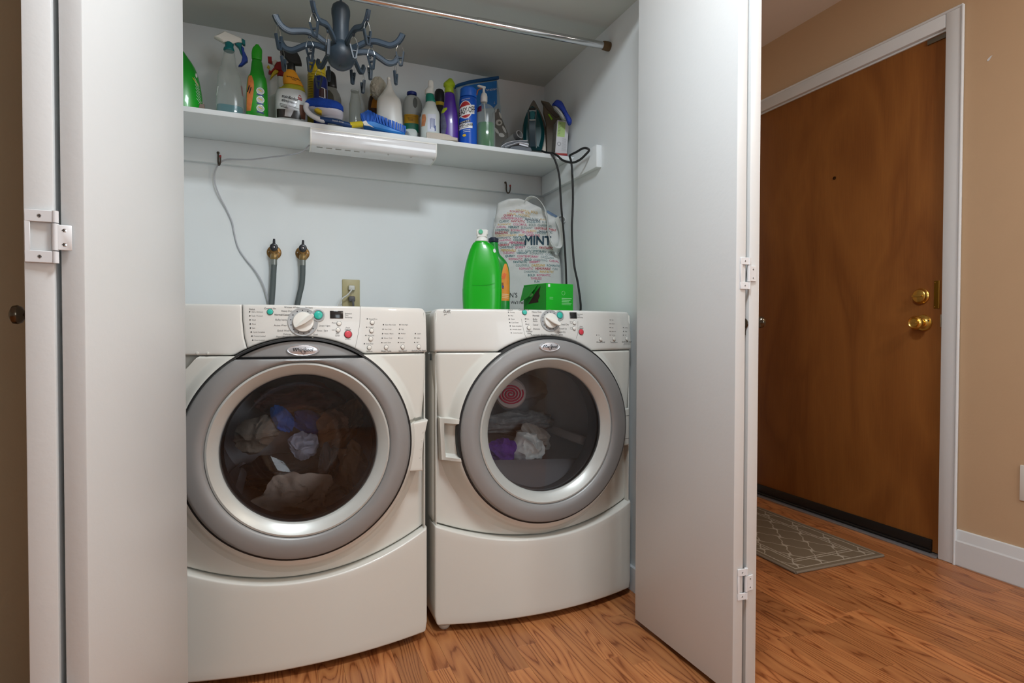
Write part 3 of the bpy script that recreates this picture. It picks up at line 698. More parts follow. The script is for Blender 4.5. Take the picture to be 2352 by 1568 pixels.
    part('start_button', m.put(dome(rr*0.66, 0.006, 28), bx2, bz2), TEAL, rt)
    def btn(u, v, r, mat, nm='button'):
        x, z = m.mp(u, v); part(nm+'_well', m.put(lathe([(r*1.14, -0.0004), (r*1.14, -0.0009), (0, -0.0009)], 24, 'y', cap=False), x, z), INK(), part(nm, m.put(dome(r, 0.004, 24), x, z), mat, rt))
    btn(*((620.3, 716) if washer else (1204.6, 717)), 0.0070 if washer else 0.0072, TEAL, 'power_button')
    btn(*((799.5, 767.5) if washer else (1334.6, 762)), 0.0095 if washer else 0.0088, RED, 'cancel_button')
    x0, z0 = m.mp(*((758, 731) if washer else (1309, 731))); x1, z1 = m.mp(*((788, 714) if washer else (1324, 717)))
    ds = part('display', m.put(box(-(x1-x0)/2, (x1-x0)/2, -0.0018, 0.001, -(z1-z0)/2, (z1-z0)/2, 0.0012), (x0+x1)/2, (z0+z1)/2), M('display window', (34, 33, 32), 0.15), rt)
    for u, v in (((778.6, 742.5), (776.5, 757.5), (855, 740), (853.5, 759), (851.5, 778), (848, 797.5), (887, 797), (925, 796.5), (962, 796)) if washer else ((1319, 741), (1318.5, 753.5), (1214.5, 752.5), (1379.5, 778.5), (1410, 778), (1439.5, 778))):
        btn(u, v, 0.0056 if washer else 0.0058, PALE)
    leds = [(573.5+0.45*k+ (0 if k < 5 else (k-4)*1.3), 715.7+9.3*k) for k in range(8)]+[(843.5, 732), (842.5, 751), (840.3, 770), (837, 789)]+[(880.6-0.9*k, 745.3+10.3*k) for k in range(5)]+[(918.5-0.8*k, 745.3+10.2*k) for k in range(5)]+[(954-0.8*k, 765.8+10*k) for k in range(3)] if washer else \
        [(1167.5+1.1*k, 716.7+7.9*k) for k in range(7)]+[(1206.5, 732), (1207.3, 738), (1208.2, 744)]+[(1370.5, 769.3)]+[(1401, 734.5+8.7*k) for k in range(5)]+[(1431.5, 752+8.7*k) for k in range(3)]
    for u, v in leds:
        x, z = m.mp(u, v); part('indicator', m.put(lathe([(0.0016, 0), (0.0016, -0.0008), (0, -0.0009)], 10, 'y', cap=False), x, z), LED, rt)
    # ---- printed words
    tx = MB(); L = lambda s_, u, v, h=0.0036, al='LEFT', b=0.0, sh=0.12: m.label(tx, s_, u, v, h, 0, al, b, sh)
    if washer:
        L('Status', 572, 709.5, 0.0042)
        for k, s_ in enumerate(('Add a Garment', 'Soak / Prewash', 'Wash', 'Rinse', 'Spin', 'Cycle Complete', 'Control Locked', 'Door Locked')):
            u, v = leds[k]; L(s_, u+4, v, 0.0031)
        L('Control On', 620.5, 708, 0.0042, 'CENTER', 0.006)
        for s_, u, v, b in (('Whitest Whites', 689, 705.5, 0), ('Heavy Duty', 673, 714, 0), ('Normal/Casual', 665, 722.5, 0.02), ('Bulky Items', 659, 734, 0), ('Active Wear', 659, 746.8, 0), ('Quick Wash', 665, 758.8, 0), ('Delicate /', 673, 767, 0), ('Hand Washables', 673, 772.5, 0)):
            L(s_, u, v, 0.0043, 'RIGHT', b)
        for s_, u, v in (('Sanitary', 701, 706), ('Drain / Spin', 733, 747.5), ('Rinse / Spin', 728, 758.8), ('Soak', 720, 767.8), ('Wool', 703, 777), ('Silk', 681, 777)): L(s_, u, v, 0.0043)
        for k, s_ in enumerate(('Estimated', 'Time', 'Remaining')): L(s_, 792, 719.5+4.4*k, 0.0034)
        L('More', 771, 741, 0.0034, 'RIGHT'); L('Less', 769, 757, 0.0034, 'RIGHT'); L('Soil', 775, 765.5, 0.0040, 'CENTER'); L('Level', 775, 770, 0.0040, 'CENTER')
        L('Pause', 799, 752, 0.0036, 'CENTER'); L('Cancel', 799, 756.5, 0.0044, 'CENTER', 0.006); L('Drain & Spin', 799, 778.8, 0.0022, 'CENTER')
        for k, s_ in enumerate(('Second Rinse', 'Prewash', 'Auto Soak', 'Extra Rinse')): L(s_, leds[8+k][0]+4, leds[8+k][1], 0.0031)
        for c0, ws in ((12, ('Super Hot / Cold', 'Hot / Cold', 'Warm / Warm', 'Warm / Cold', 'Cold / Cold')), (17, ('Extra High', 'High', 'Medium', 'Low', 'No Spin')), (22, ('Louder', 'Softer', 'Off'))):
            for k, s_ in enumerate(ws): L(s_, leds[c0+k][0]+4, leds[c0+k][1], 0.0031)
        for s_, u, v in (('Options', 848, 806.5), ('Water Temp', 887, 805.8), ('Spin Speed', 925, 805.3), ('End Of Cycle Signal', 962, 804.8)): L(s_, u, v, 0.0040, 'CENTER', 0.006)
        L('Rinse Cold', 887, 810, 0.0024, 'CENTER'); L('Hold 3 Seconds for', 962, 809, 0.0022, 'CENTER'); L('Cycle Volume Options', 962, 812, 0.0022, 'CENTER')
    else:
        L('Status', 1166, 711, 0.0046)
        for k, s_ in enumerate(('Sensing', 'Wet', 'Damp', 'Cool Down', 'Cycle Complete', 'Wrinkle Shield', 'Control Locked')):
            u, v = leds[k]; L(s_, u+4, v, 0.0034)
        L('Control On', 1203, 711, 0.0050, 'CENTER', 0.006)
        L('More', 1208, 732, 0.0034); L('Less', 1210, 744, 0.0034); L('Dryness', 1215.5, 760.5, 0.0044, 'CENTER', 0.006); L('Level', 1215.5, 765, 0.0044, 'CENTER', 0.006)
        for s_, u, v, b in (('Heavy Duty', 1244, 716, 0), ('Normal', 1238, 724.5, 0.02), ('Bulky', 1234, 732.5, 0), ('Items', 1234, 737, 0), ('Casual', 1236, 745.5, 0), ('Delicate', 1240, 755, 0)): L(s_, u, v, 0.0050, 'RIGHT', b)
        L('Automatic Cycles', 1237, 768.5, 0.0054, 'CENTER'); L('Manual Cycles', 1279, 768, 0.0054, 'CENTER')
        for s_, u, v in (('Timed Dry', 1287, 744.8), ('Touch Up', 1284, 754.3), ('Quick Dry', 1280, 762)): L(s_, u, v, 0.0050)
        for k, s_ in enumerate(('Estimated', 'Time', 'Remaining')): L(s_, 1326, 721+3.7*k, 0.0038)
        L('More', 1314, 738.5, 0.0030, 'RIGHT'); L('Time', 1314, 742, 0.0030, 'RIGHT'); L('Less', 1314, 751.5, 0.0030, 'RIGHT'); L('Time', 1314, 755, 0.0030, 'RIGHT')
        L('Pause', 1334.5, 749.3, 0.0036, 'CENTER'); L('Cancel', 1334.5, 753, 0.0046, 'CENTER', 0.006)
        L('On', 1374, 769.3, 0.0034)
        for c0, ws in ((11, ('High', 'Medium', 'Low', 'Extra Low', 'Air Only')), (16, ('Louder', 'Softer', 'Off'))):
            for k, s_ in enumerate(ws): L(s_, leds[c0+k][0]+3.5, leds[c0+k][1], 0.0034)
        for s_, u, v in (('Wrinkle Shield', 1379.5, 785.3), ('Temperature', 1410, 785.6), ('End Of Cycle Signal', 1439.5, 784.5)): L(s_, u, v, 0.0044, 'CENTER', 0.008)
        L('Hold 3 Seconds for', 1439.5, 788, 0.0026, 'CENTER'); L('Cycle Volume Options', 1439.5, 791, 0.0026, 'CENTER')
        # lower-case product mark with its wave
        x, z = m.mp(1026.5, 716); t = text('duet', 0.0125, 0.0, 0.0, 'CENTER', 0.62)
        tx.add([(x+p[0], S(x+p[0], z)-0.0007, z+p[1]*1.15-0.004) for p in t[0]], t[1])
        tx.add(*tube([(x-0.009, S(x, z)-0.0006, z-0.0085), (x-0.002, S(x, z)-0.0008, z-0.0075), (x+0.004, S(x, z)-0.0006, z-0.0052), (x+0.011, S(x, z)-0.0003, z-0.0058)], 0.0006, 6, 5))
        ln = lambda pts: tx.add(*tube([(a, S(a, b)-0.0003, b) for a, b in (m.mp(*q) for q in pts)], 0.00035, 4, 3))
        ln(((1197.5, 732), (1201, 750), (1206, 770), (1211, 777))); ln(((1323, 777), (1327, 765), (1327, 737)))
    tx.build('printed_labels', INK(), rt, smooth=False)['kind'] = 'stuff'
    if washer:
        sm = part('panel_seam', tube([(a, S(a, b)-0.0001, b) for a, b in (m.mp(*q) for q in ((827.5, 702), (826.5, 740), (821, 775), (814, 806)))], 0.0004, 6, 6), INK(), rt)
        x, z = m.mp(718, 777.5); part('wool_mark', m.put(prism([(-.0042, -.003), (.0042, -.003), (.003, .002), (0, .0045), (-.003, .002)], -0.0008, 0), x, z), M('taupe print', (150, 142, 124), 0.6), rt)
        # door handle, right
        zhi, zlo = m.mp(975, 967)[1], m.mp(965, 1076)[1]
        xr = lambda z: 0.341-0.016*(zhi-z)/(zhi-zlo)-0.006*sin(pi*(zhi-z)/(zhi-zlo))
        hd = part('door_handle', m.skin(lambda z: sqrt(max(0, 0.283**2-(z-RC)**2)), xr, lambda x: zlo-0.004*(x-0.29)/0.04, lambda x: zhi+0.004*(x-0.29)/0.04, -0.016, 0.004, 0.035, 14, 22), EN, rt)
        hs = []
        for k in range(4):
            x, z = m.mp(971.5-2.2*k, 993+19*k, -0.016); part('handle_dimple', m.put(lathe([(0.0034, -0.0162), (0.0026, -0.0168), (0.0018, -0.0150), (0, -0.0146)], 12, 'y', cap=False), x, z), EN, hd)
        part('handle_seam', tube([(sqrt(0.2935**2-(z-RC)**2), S(0.29, z)-0.0159, z) for z in (zlo+0.003, (zhi+zlo)/2, zhi-0.003)], 0.0006, 6, 8), INK(), hd)
    else:
        zhi, zlo = m.mp(1040, 956)[1], m.mp(1040, 1058)[1]
        def hp(i, j):
            t = j/30; z = zlo+(zhi-zlo)*t; s_ = i/20
            xl_, xr_ = -0.3265+0.0*t-0.006*t, -sqrt(0.284**2-(z-RC)**2)
            x = xl_+(xr_-xl_)*s_; ins = sstep((s_-0.26)/0.10)*sstep((t-0.10)/0.05)*sstep((0.86-t)/0.05)
            e = min(i, 20-i, j, 30-j)
            fy = (S(x, z)-0.003)*(1-sstep(s_))+(rs(x)+0.0065)*sstep(s_)
            return (x, fy+0.026*ins+(0.025 if e == 0 else 0), z)
        hd = part('door_handle', grid(21, 31, hp), EN, rt)
        gap = part('handle_slot', m.skin(lambda z: -sqrt(0.2945**2-(z-RC)**2), lambda z: -sqrt(0.287**2-(z-RC)**2), lambda x: zlo+0.016, lambda x: zhi-0.014, -0.004, 0.001, 0.01, 4, 14), DARK(), hd)
        for k in range(3):
            x, z = m.mp(1034.6+1.5*k, 994+17.5*k); part('handle_dimple', m.put(lathe([(0.0034, 0.0215), (0.0026, 0.0195), (0.0018, 0.0215), (0, 0.0220)], 12, 'y', cap=False), x, z), EN, hd)
        zhi, zlo = m.mp(1450, 936)[1], m.mp(1450, 1020)[1]; zs = (m.mp(1450, 952)[1], m.mp(1450, 1004)[1])
        hc = part('hinge_cover', m.skin(lambda z: sqrt(0.283**2-(z-RC)**2), lambda z: 0.329, lambda x: zlo, lambda x: zhi, -0.004, 0.004, 0.02, 8, 16), EN, rt)
        for z in zs: part('cover_seam', tube([(x, S(x, z)-0.0041, z) for x in (0.286, 0.305, 0.327)], 0.0007, 6, 4), INK(), hc)
    # levelling feet
    for fx, fy in ((-0.29, 0.10), (0.29, 0.10), (-0.29, 0.70), (0.29, 0.70)):
        part('foot', lathe([(0.012, 0.032), (0.012, 0.016), (0.019, 0.014), (0.019, 0.009), (0.016, 0.003), (0.013, 0.0)], 14, 'z', (fx+(0.0 if washer else -0.018*(fx < 0)*(fy < .2)), fy-(0.0 if washer else 0.02*(fx < 0)*(fy < .2)), 0)), M('foot plastic', (196, 190, 178), 0.5), rt)

WA = Machine('washing_machine', 'bisque front loading washer with a grey round door and laundry inside', 0.046, 1.567, 'washing machine')
build_machine(WA, True)
DY = Machine('tumble_dryer', 'bisque front loading dryer standing beside the right closet wall', 0.760, 1.588, 'dryer')
build_machine(DY, False)

# ================================================================== THINGS TRACED AT THEIR OWN DEPTH
class Item:
    """a thing whose outline is measured in photo pixels and built at a real place (u0 column, depth y, resting height zb), facing the viewer"""
    def __init__(s, name, label, cat, u0, y, zb=None, group=None, root=True, face=None):
        zb = SH if zb is None else zb; v = 300.0
        for _ in range(12):
            p = at(u0, v, 'y', y); v += (proj((p.x, y, zb))[1]-v)
        s.u0, s.y, s.zb, s.v0 = u0, y, zb, v; s.P = Vector((p.x, y, zb))
        s.rz = -math.atan2(p.x, y) if face is None else face
        lx = Vector((cos(s.rz), sin(s.rz), 0)); s.dx = 0.02/(proj(s.P+lx*0.01)[0]-proj(s.P-lx*0.01)[0])
        s.root = thing(name, label, cat, s.P, s.rz, group) if root else None
    def X(s, u): return (u-s.u0)*s.dx
    def Z(s, v): return at(s.u0, v, 'y', s.y).z-s.zb
    def k(s): return s.dx
    def secs(s, S_):
        """rows (v, uL, uR[, depth ratio[, squareness[, y shift]]]) bottom to top -> rings (z, cx, rx, ry, n, oy)"""
        o = []
        for q in S_:
            v, a, b = q[:3]; kd = q[3] if len(q) > 3 else 0.8; n = q[4] if len(q) > 4 else 2.4; oy = q[5] if len(q) > 5 else 0
            z = 0.0005 if v == 'b' else s.Z(v)
            o.append((z, (s.X(a)+s.X(b))/2, (s.X(b)-s.X(a))/2, (s.X(b)-s.X(a))/2*kd, n, oy))
        return o
    def loft(s, name, S_, mat, smooth=3, seg=36, parent=None, dy=0.0, capr=0.004, label=None, open_top=False):
        q = s.secs(S_); rings = []
        if smooth > 1:
            for i in range(len(q)-1):
                a, b, c, d = q[max(i-1, 0)], q[i], q[i+1], q[min(i+2, len(q)-1)]
                for t_ in range(smooth):
                    t = t_/smooth
                    row = []
                    for j in range(6):
                        m1 = (c[j]-a[j])/2; m2 = (d[j]-b[j])/2
                        if (c[j]-b[j])*m1 <= 0: m1 = 0
                        if (c[j]-b[j])*m2 <= 0: m2 = 0
                        lim = 3*abs(c[j]-b[j]); m1 = max(-lim, min(lim, m1)); m2 = max(-lim, min(lim, m2))
                        row.append((2*t**3-3*t*t+1)*b[j]+(t**3-2*t*t+t)*m1+(-2*t**3+3*t*t)*c[j]+(t**3-t*t)*m2)
                    rings.append(tuple(row))
            rings.append(q[-1])
        else: rings = list(q)
        s.last = [(r[0], r[1], r[2], r[3], r[4], r[5]+dy) for r in rings]
        c0 = min(capr, rings[0][2]*0.4); c1 = min(capr, rings[-1][2]*0.4); H = rings[-1][0]-rings[0][0]; c0 = min(c0, H*.3); c1 = min(c1, H*.3)
        full = []
        r0 = rings[0]; full += [(r0[0], r0[1], r0[2]-c0, r0[3]-c0, r0[4], r0[5]), (r0[0]+c0*0.3, r0[1], r0[2]-c0*0.3, r0[3]-c0*0.3, r0[4], r0[5]), (r0[0]+c0, r0[1], r0[2], r0[3], r0[4], r0[5])]
        full += [r for r in rings[1:-1] if r0[0]+c0 < r[0] < rings[-1][0]-c1]
        r1 = rings[-1]; full += [(r1[0]-c1, r1[1], r1[2], r1[3], r1[4], r1[5]), (r1[0]-c1*0.3, r1[1], r1[2]-c1*0.3, r1[3]-c1*0.3, r1[4], r1[5]), (r1[0], r1[1], r1[2]-c1, r1[3]-c1, r1[4], r1[5])]
        v = []; f = []
        for z, cx, rx, ry, n, oy in full:
            for k in range(seg):
                a = 2*pi*k/seg; c, q_ = cos(a), sin(a)
                v.append((cx+rx*math.copysign(abs(c)**(2/n), c), oy+dy+ry*math.copysign(abs(q_)**(2/n), q_), z))
        N = len(full)
        for i in range(N-1):
            for k in range(seg): f.append((i*seg+k, i*seg+(k+1) % seg, (i+1)*seg+(k+1) % seg, (i+1)*seg+k))
        f.append(tuple(reversed(range(seg))))
        if not open_top: f.append(tuple((N-1)*seg+k for k in range(seg)))
        o = part(name, (v, f), mat, parent or s.root, label)
        o_last = s.last; s.lofts = getattr(s, 'lofts', {}); s.lofts[o.name] = o_last; s.cur = o_last
        return o
    def front(s, x, z, rings=None):
        rings = rings or s.cur
        if z <= rings[0][0]: r = rings[0]
        elif z >= rings[-1][0]: r = rings[-1]
        else:
            for a, b in zip(rings, rings[1:]):
                if a[0] <= z <= b[0]:
                    t = (z-a[0])/max(1e-9, b[0]-a[0]); r = tuple(a[j]+(b[j]-a[j])*t for j in range(6)); break
        q = min(0.999, abs((x-r[1])/max(1e-6, r[2]))); return r[5]-r[3]*(1-q**r[4])**(1/r[4])
    def patch(s, name, pts, mat, parent=None, off=0.0006, rings=None, nu=14, nv=10, label=None):
        """printed patch on the front: pts = (uL,vB,uR,vT) rectangle, or a list of (v,uL,uR) rows bottom to top"""
        if not isinstance(pts, list): a, vb, b, vt = pts; pts = [(vb, a, b), (vt, a, b)]
        Z_ = [(s.Z(v), s.X(a), s.X(b)) for v, a, b in pts]
        def P(i, j):
            t = j/(nv-1)*(len(Z_)-1); k = min(int(t), len(Z_)-2); t -= k
            z = Z_[k][0]+(Z_[k+1][0]-Z_[k][0])*t; a = Z_[k][1]+(Z_[k+1][1]-Z_[k][1])*t; b = Z_[k][2]+(Z_[k+1][2]-Z_[k][2])*t
            x = a+(b-a)*i/(nu-1); return (x, s.front(x, z, rings)-off, z)
        return part(name, grid(nu, nv, P), mat, parent or s.root, label)
    def disc(s, mb, u, v, ru, rv, off=0.0009, n=20, rings=None, mi=0):
        cx, cz = s.X(u), s.Z(v); rz_ = s.Z(v-rv)-cz
        vs = []
        for rr in (1.0, 0.6):
            for k in range(n):
                a = 2*pi*k/n; x, z = cx+rr*ru*s.dx*cos(a), cz+rr*rz_*sin(a); vs.append((x, s.front(x, z, rings)-off, z))
        vs.append((cx, s.front(cx, cz, rings)-off, cz))
        fs = [(k, (k+1) % n, n+(k+1) % n, n+k) for k in range(n)]+[(n+k, n+(k+1) % n, 2*n) for k in range(n)]
        mb.add(vs, fs, mi)
    def words(s, mb, txt, u, v, hpx, mi=0, al='CENTER', bold=0.0, shear=0.0, wide=0.9, off=0.0011, rot=0.0, rings=None):
        h = hpx*(s.Z(v-1)-s.Z(v)); t = text(txt, h, bold, shear, al, wide); cx, cz = s.X(u), s.Z(v); c, q = cos(rot), sin(rot)
        if t[0]:
            vs = []
            for p in t[0]:
                a, b = p[0], p[1]-h/2; x, z = cx+a*c-b*q, cz+a*q+b*c; vs.append((x, s.front(x, z, rings)-off, z))
            mb.add(vs, t[1], mi)
    def slab(s, name, pts, th, mat, yc=0.0, ch=0.0015, parent=None, label=None):
        return part(name, prism([(s.X(u), s.Z(v)) for u, v in pts], yc-th/2, yc+th/2, ch), mat, parent or s.root, label)
    def pt(s, u, v, dy=0.0): return (s.X(u), dy, s.Z(v))
    def tube(s, name, pts, rpx, mat, parent=None, seg=8, n=6, **k):
        return part(name, tube([s.pt(*p) for p in pts], rpx*s.dx, seg, n, **k), mat, parent or s.root)
    def put(s, name, mb, mats, parent=None, smooth=False, stuff=True):
        o = mb.build(name, mats, parent or s.root, smooth)
        if stuff: o['kind'] = 'stuff'
        return o
def curve(pts, n=4): return [(p.x, p.z) for p in smooth_path([(a, 0, b) for a, b in pts], n)]

def strip(it, mb, a, b, wpx, mi=0, off=0.0009):
    x0, z0, x1, z1 = it.X(a[0]), it.Z(a[1]), it.X(b[0]), it.Z(b[1]); d = Vector((x1-x0, z1-z0)); n_ = Vector((-d.y, d.x)).normalized()*wpx*it.dx/2
    v = []
    for i in range(6):
        t = i/5
        for q in (-1, 1):
            x, z = x0+d.x*t+n_.x*q, z0+d.y*t+n_.y*q; v.append((x, it.front(x, z)-off, z))
    mb.add(v, [(2*i, 2*i+2, 2*i+3, 2*i+1) for i in range(5)], mi)

# ------------------------------------------------------------------ cleaning things on the shelf, left to right
BOT = 'bottles and cans on the closet shelf'
PR = lambda c, n: M(n, c, 0.5)
inkW = PR((235, 236, 236), 'white print'); inkK = PR((28, 28, 30), 'black print'); inkR = PR((178, 40, 44), 'red print'); inkB = PR((46, 70, 140), 'blue print')
inkY = PR((226, 186, 40), 'yellow print'); inkO = PR((226, 120, 40), 'orange print'); inkT = PR((30, 120, 118), 'teal print')
CLEAR = M('clear bottle plastic', (206, 216, 214), 0.12, trans=0.86); GREENP = M('bright green plastic', (18, 160, 34), 0.3, coat=0.2)
MILKY = M('milky plastic', (214, 218, 216), 0.35); SMOKE = M('frosted clear plastic', (186, 192, 190), 0.25, trans=0.35)

b = Item('detergent_jug', 'green detergent jug half hidden by the left bifold door', 'jug', 415, 2.23, group=BOT)
b.loft('body', [('b', 365, 468.6), (221, 365, 466.4), (183, 370, 460), (152, 380, 449), (124, 395, 428), (113, 401, 421)], GREENP)
q = MB()
for k in range(7): strip(b, q, (447+k*0.8, 181+k*8), (458+k*1.0, 199+k*7), 0.9, 0)
strip(b, q, (443, 183), (456, 197), 1.6, 1); b.disc(q, 452, 173, 2.5, 6, mi=0)
b.put('printed_label', q, [inkW, inkY])
b.loft('cap', [(113, 400, 422, 1, 2), (98, 402, 420, 1, 2)], M('dark green cap', (14, 104, 30), 0.4), 1)

b = Item('wire_clip', 'small dark wire clip lying on the shelf beside the green jug', 'clip', 464, 2.135)
part('clip_body', prism([(b.X(455), 0.0005), (b.X(472), 0.0005), (b.X(469), b.Z(240)), (b.X(459), b.Z(240))], -.008, .008, .001), M('brown clip steel', (88, 76, 66), 0.4, metal=0.6), b.root)
b.tube('clip_loop', [(456, 240), (462, 235), (467, 234.5), (467.5, 238), (471, 247)], 0.7, CHROME())

b = Item('spray_bottle', 'clear spray bottle with teal liquid and a white trigger head', 'bottle', 528, 2.20, group=BOT)
b.loft('liquid', [('b', 496.5, 559.5, 0.6, 3), (245, 498, 558.5, 0.6, 3)], M('teal liquid', (26, 112, 122), 0.1), 1, dy=-0.0)
b.loft('bottle_body', [('b', 494, 562, 0.65, 3), (240, 496, 561, 0.65, 3), (215, 498, 559, 0.65, 3), (190, 500, 556, 0.65, 3), (172, 501, 553, 0.7, 2.6), (160, 506, 547, 0.8, 2.2), (140, 511, 543, 0.9, 2), (122, 515, 540.5, 1, 2), (117, 516, 540, 1, 2)], CLEAR)
q = MB(); strip(b, q, (555.5, 196), (558, 219), 3.5, 0); strip(b, q, (502, 207), (498.5, 228), 2.2, 1); b.put('printed_label', q, [inkR, inkW])
TEALP = M('teal plastic', (10, 112, 116), 0.4); BLUEP = M('royal blue plastic', (24, 60, 150), 0.4)
b.loft('collar', [(119, 514, 540, 1, 2), (112, 515, 539, 1, 2), (109, 518, 537.5, 1, 2), (98, 518, 538, 1, 2)], TEALP, 1)
hd = b.slab('sprayer_head', [(493.5, 93.5), (500.6, 87.9), (518, 76.1), (556.7, 84.8), (557.2, 94.5), (546.5, 96), (535.3, 101.6), (519, 99.6), (514.9, 101.6), (506.7, 98)], 0.026, WPL(), 0, 0.004)
b.slab('nozzle', [(556.5, 84.5), (564.5, 87), (565, 97.5), (560, 97.5), (556.5, 94)], 0.018, TEALP, 0, 0.002)
b.slab('trigger', [(541, 99.5), (548, 95.5), (557, 95.5), (556.5, 103), (559, 126), (554, 118), (549.5, 107)], 0.016, TEALP, 0, 0.002)
b.slab('trigger', [(556.5, 103), (562, 107), (562.5, 114), (570, 128), (570.5, 135), (567, 138), (556, 148.5), (548.5, 150), (555, 140.5), (558, 127), (556, 112)], 0.018, BLUEP, -0.004, 0.002)

b = Item('spray_bottle', 'bright green spray bottle with three round white badges', 'bottle', 590.5, 2.18, group=BOT)
b.loft('bottle_body', [('b', 564, 617, 0.65, 3), (225, 566, 616, 0.65, 3), (200, 567, 615, 0.65, 2.8), (180, 570, 612.5, 0.65, 2.5), (172, 575, 609, 0.7), (150, 578, 604.5, 0.8), (139, 579.5, 602.5, 0.9)], M('vivid green plastic', (22, 150, 22), 0.3, coat=0.2))
q = MB()
for v in (213.4, 233.3, 253.2):
    b.disc(q, 598.4, v, 9.2, 8, 0.0008, mi=0); b.disc(q, 598.4, v, 7.6, 6.4, 0.0012, mi=1); strip(b, q, (590, v+8.5), (606, v+10), 3, 2, 0.0014); strip(b, q, (594, v-3), (602, v+1), 2.4, 3, 0.0015)
strip(b, q, (569, 219), (574, 204), 2.6, 4, 0.0020); strip(b, q, (573.5, 222), (577.5, 208), 2.2, 4, 0.0020)
b.put('printed_badges', q, [inkW, PR((190, 196, 192), 'grey print'), inkB, inkY, inkK])
b.patch('front_label', [(262, 566.5, 576), (240, 567, 580), (215, 568, 583.5), (195, 569.5, 584), (180, 572, 579)], M('flame print', (206, 120, 58), 0.5, var=0.6, scale=45))
b.loft('cap', [(139, 579, 602.5), (125, 578.5, 603), (113, 581, 603), (106, 586, 598), (102, 588, 596)], M('lime green plastic', (34, 170, 24), 0.35))

b = Item('spray_bottle', 'white spray bottle with a red nozzle and yellow trigger', 'bottle', 643, 2.335, group=BOT)
b.loft('bottle_body', [('b', 616, 668, 0.7), (240, 617, 668, 0.7), (225, 622, 664, 0.75), (212, 636, 655, 0.9), (176, 638, 653.5, 1)], MILKY)
YP = M('yellow plastic', (214, 184, 36), 0.4); RP = M('red plastic', (158, 22, 28), 0.4)
b.loft('collar', [(176, 637, 655, 1, 2), (163, 640, 653, 1, 2)], RP, 1)
b.slab('sprayer_head', [(624, 168), (631, 158), (636, 146), (648, 142), (656, 148), (654, 164), (640, 164), (633, 163), (622, 174), (617.5, 173), (619, 166)], 0.020, RP, 0, 0.002)
b.slab('nozzle', [(616, 136), (625, 135), (625.5, 145), (629, 147), (626, 150), (617, 148)], 0.016, RP, 0, 0.0015)
b.slab('nozzle_band', [(626, 148), (634, 141), (638, 144), (631, 156)], 0.022, WPL(), -0.001, 0.0015)
b.slab('trigger', [(620.5, 188), (624, 176), (630, 163), (639, 160), (641, 168), (632, 174), (626, 181)], 0.014, YP, 0, 0.0015)
b.slab('nozzle_star', [(614, 160), (617, 154), (621, 158), (620, 164)], 0.010, YP, 0, 0.001)

b = Item('spray_bottle', 'stain and odor remover bottle with an orange shoulder and black head', 'bottle', 669, 2.228, group=BOT)
b.loft('bottle_body', [('b', 632, 707, 0.6, 3.2), (250, 632, 707, 0.6, 3.2), (225, 632.5, 706.5, 0.6, 3), (214, 636, 703.5, 0.6, 2.7), (208, 643, 701, 0.6, 2.4)], M('pearl white bottle', (208, 212, 210), 0.3))
q = MB(); rg = b.cur
strip(b, q, (634, 246), (690, 256), 0.9, 0)
b.words(q, 'stain&odor', 667, 232.5, 6.8, 0, bold=0.025, rot=rad(-8), wide=0.80); b.words(q, 'eliminator', 665, 241.5, 6.8, 0, bold=0.025, rot=rad(-8), wide=0.80)
b.words(q, 'Removes', 651, 252, 3.0, 0, bold=0.012, rot=rad(-8)); strip(b, q, (645, 254.6), (662, 257), 1.4, 0)
for k in range(2): strip(b, q, (684, 229.5+3.3*k), (694, 231.5+3.3*k), 2.4, 1)
strip(b, q, (686, 227), (689, 223), 1.4, 1); strip(b, q, (689, 223), (692, 228), 1.4, 1)
b.put('printed_label', q, [inkK, inkR])
b.patch('dark_band', [(279, 633, 692), (260, 633, 690)], M('black film label', (52, 48, 46), 0.2, var=0.6, scale=60))
b.patch('foil_glare', [(276, 654, 668), (258, 656, 676), (240, 663, 682)], M('painted silver glare', (196, 198, 200), 0.22, metal=0.6, var=0.3, scale=50), off=0.0008)  # glare on the film label put in as a pale silver patch
b.patch('pet_picture', [(277, 692, 701), (262, 688, 702), (245, 688, 698)], M('brown fur print', (118, 74, 52), 0.6, var=0.5, scale=60), off=0.0009)
b.loft('lower_shrink_band', [(210, 641, 702, 0.6, 2.4), (203, 648, 700.5, 0.62), (197, 652, 698, 0.65)], M('yellow green wrap', (176, 172, 40), 0.4, var=0.3, scale=40))
b.loft('upper_shrink_band', [(197.5, 651.5, 698, 0.66), (185, 650, 692, 0.7), (172, 652, 684.5, 0.85), (163, 657, 680, 1)], M('orange wrap', (230, 158, 32), 0.4, var=0.2, scale=30))
q = MB(); b.words(q, 'spring meadow', 675, 183, 3.8, 0, bold=0.015, rot=rad(-8)); b.words(q, 'scent', 676, 187.5, 3.4, 0, bold=0.012, rot=rad(-8)); b.put('printed_words', q, inkK)
BP = M('black plastic', (26, 25, 25), 0.35)
b.loft('neck', [(167, 658.5, 680, 1, 2), (146, 660, 679, 1, 2)], BP, 1)
b.slab('sprayer_head', curve([(644, 112), (655, 111.5), (672, 114), (684, 122), (691, 134), (694, 146)], 3)+[(679, 147.5), (665, 146.5), (655, 139), (645, 128)], 0.030, BP, 0, 0.005)
b.slab('trigger', [(650, 132), (656, 138), (664, 148), (659, 150), (652, 142)], 0.014, M('grey plastic', (120, 122, 124), 0.4), -0.004, 0.001)

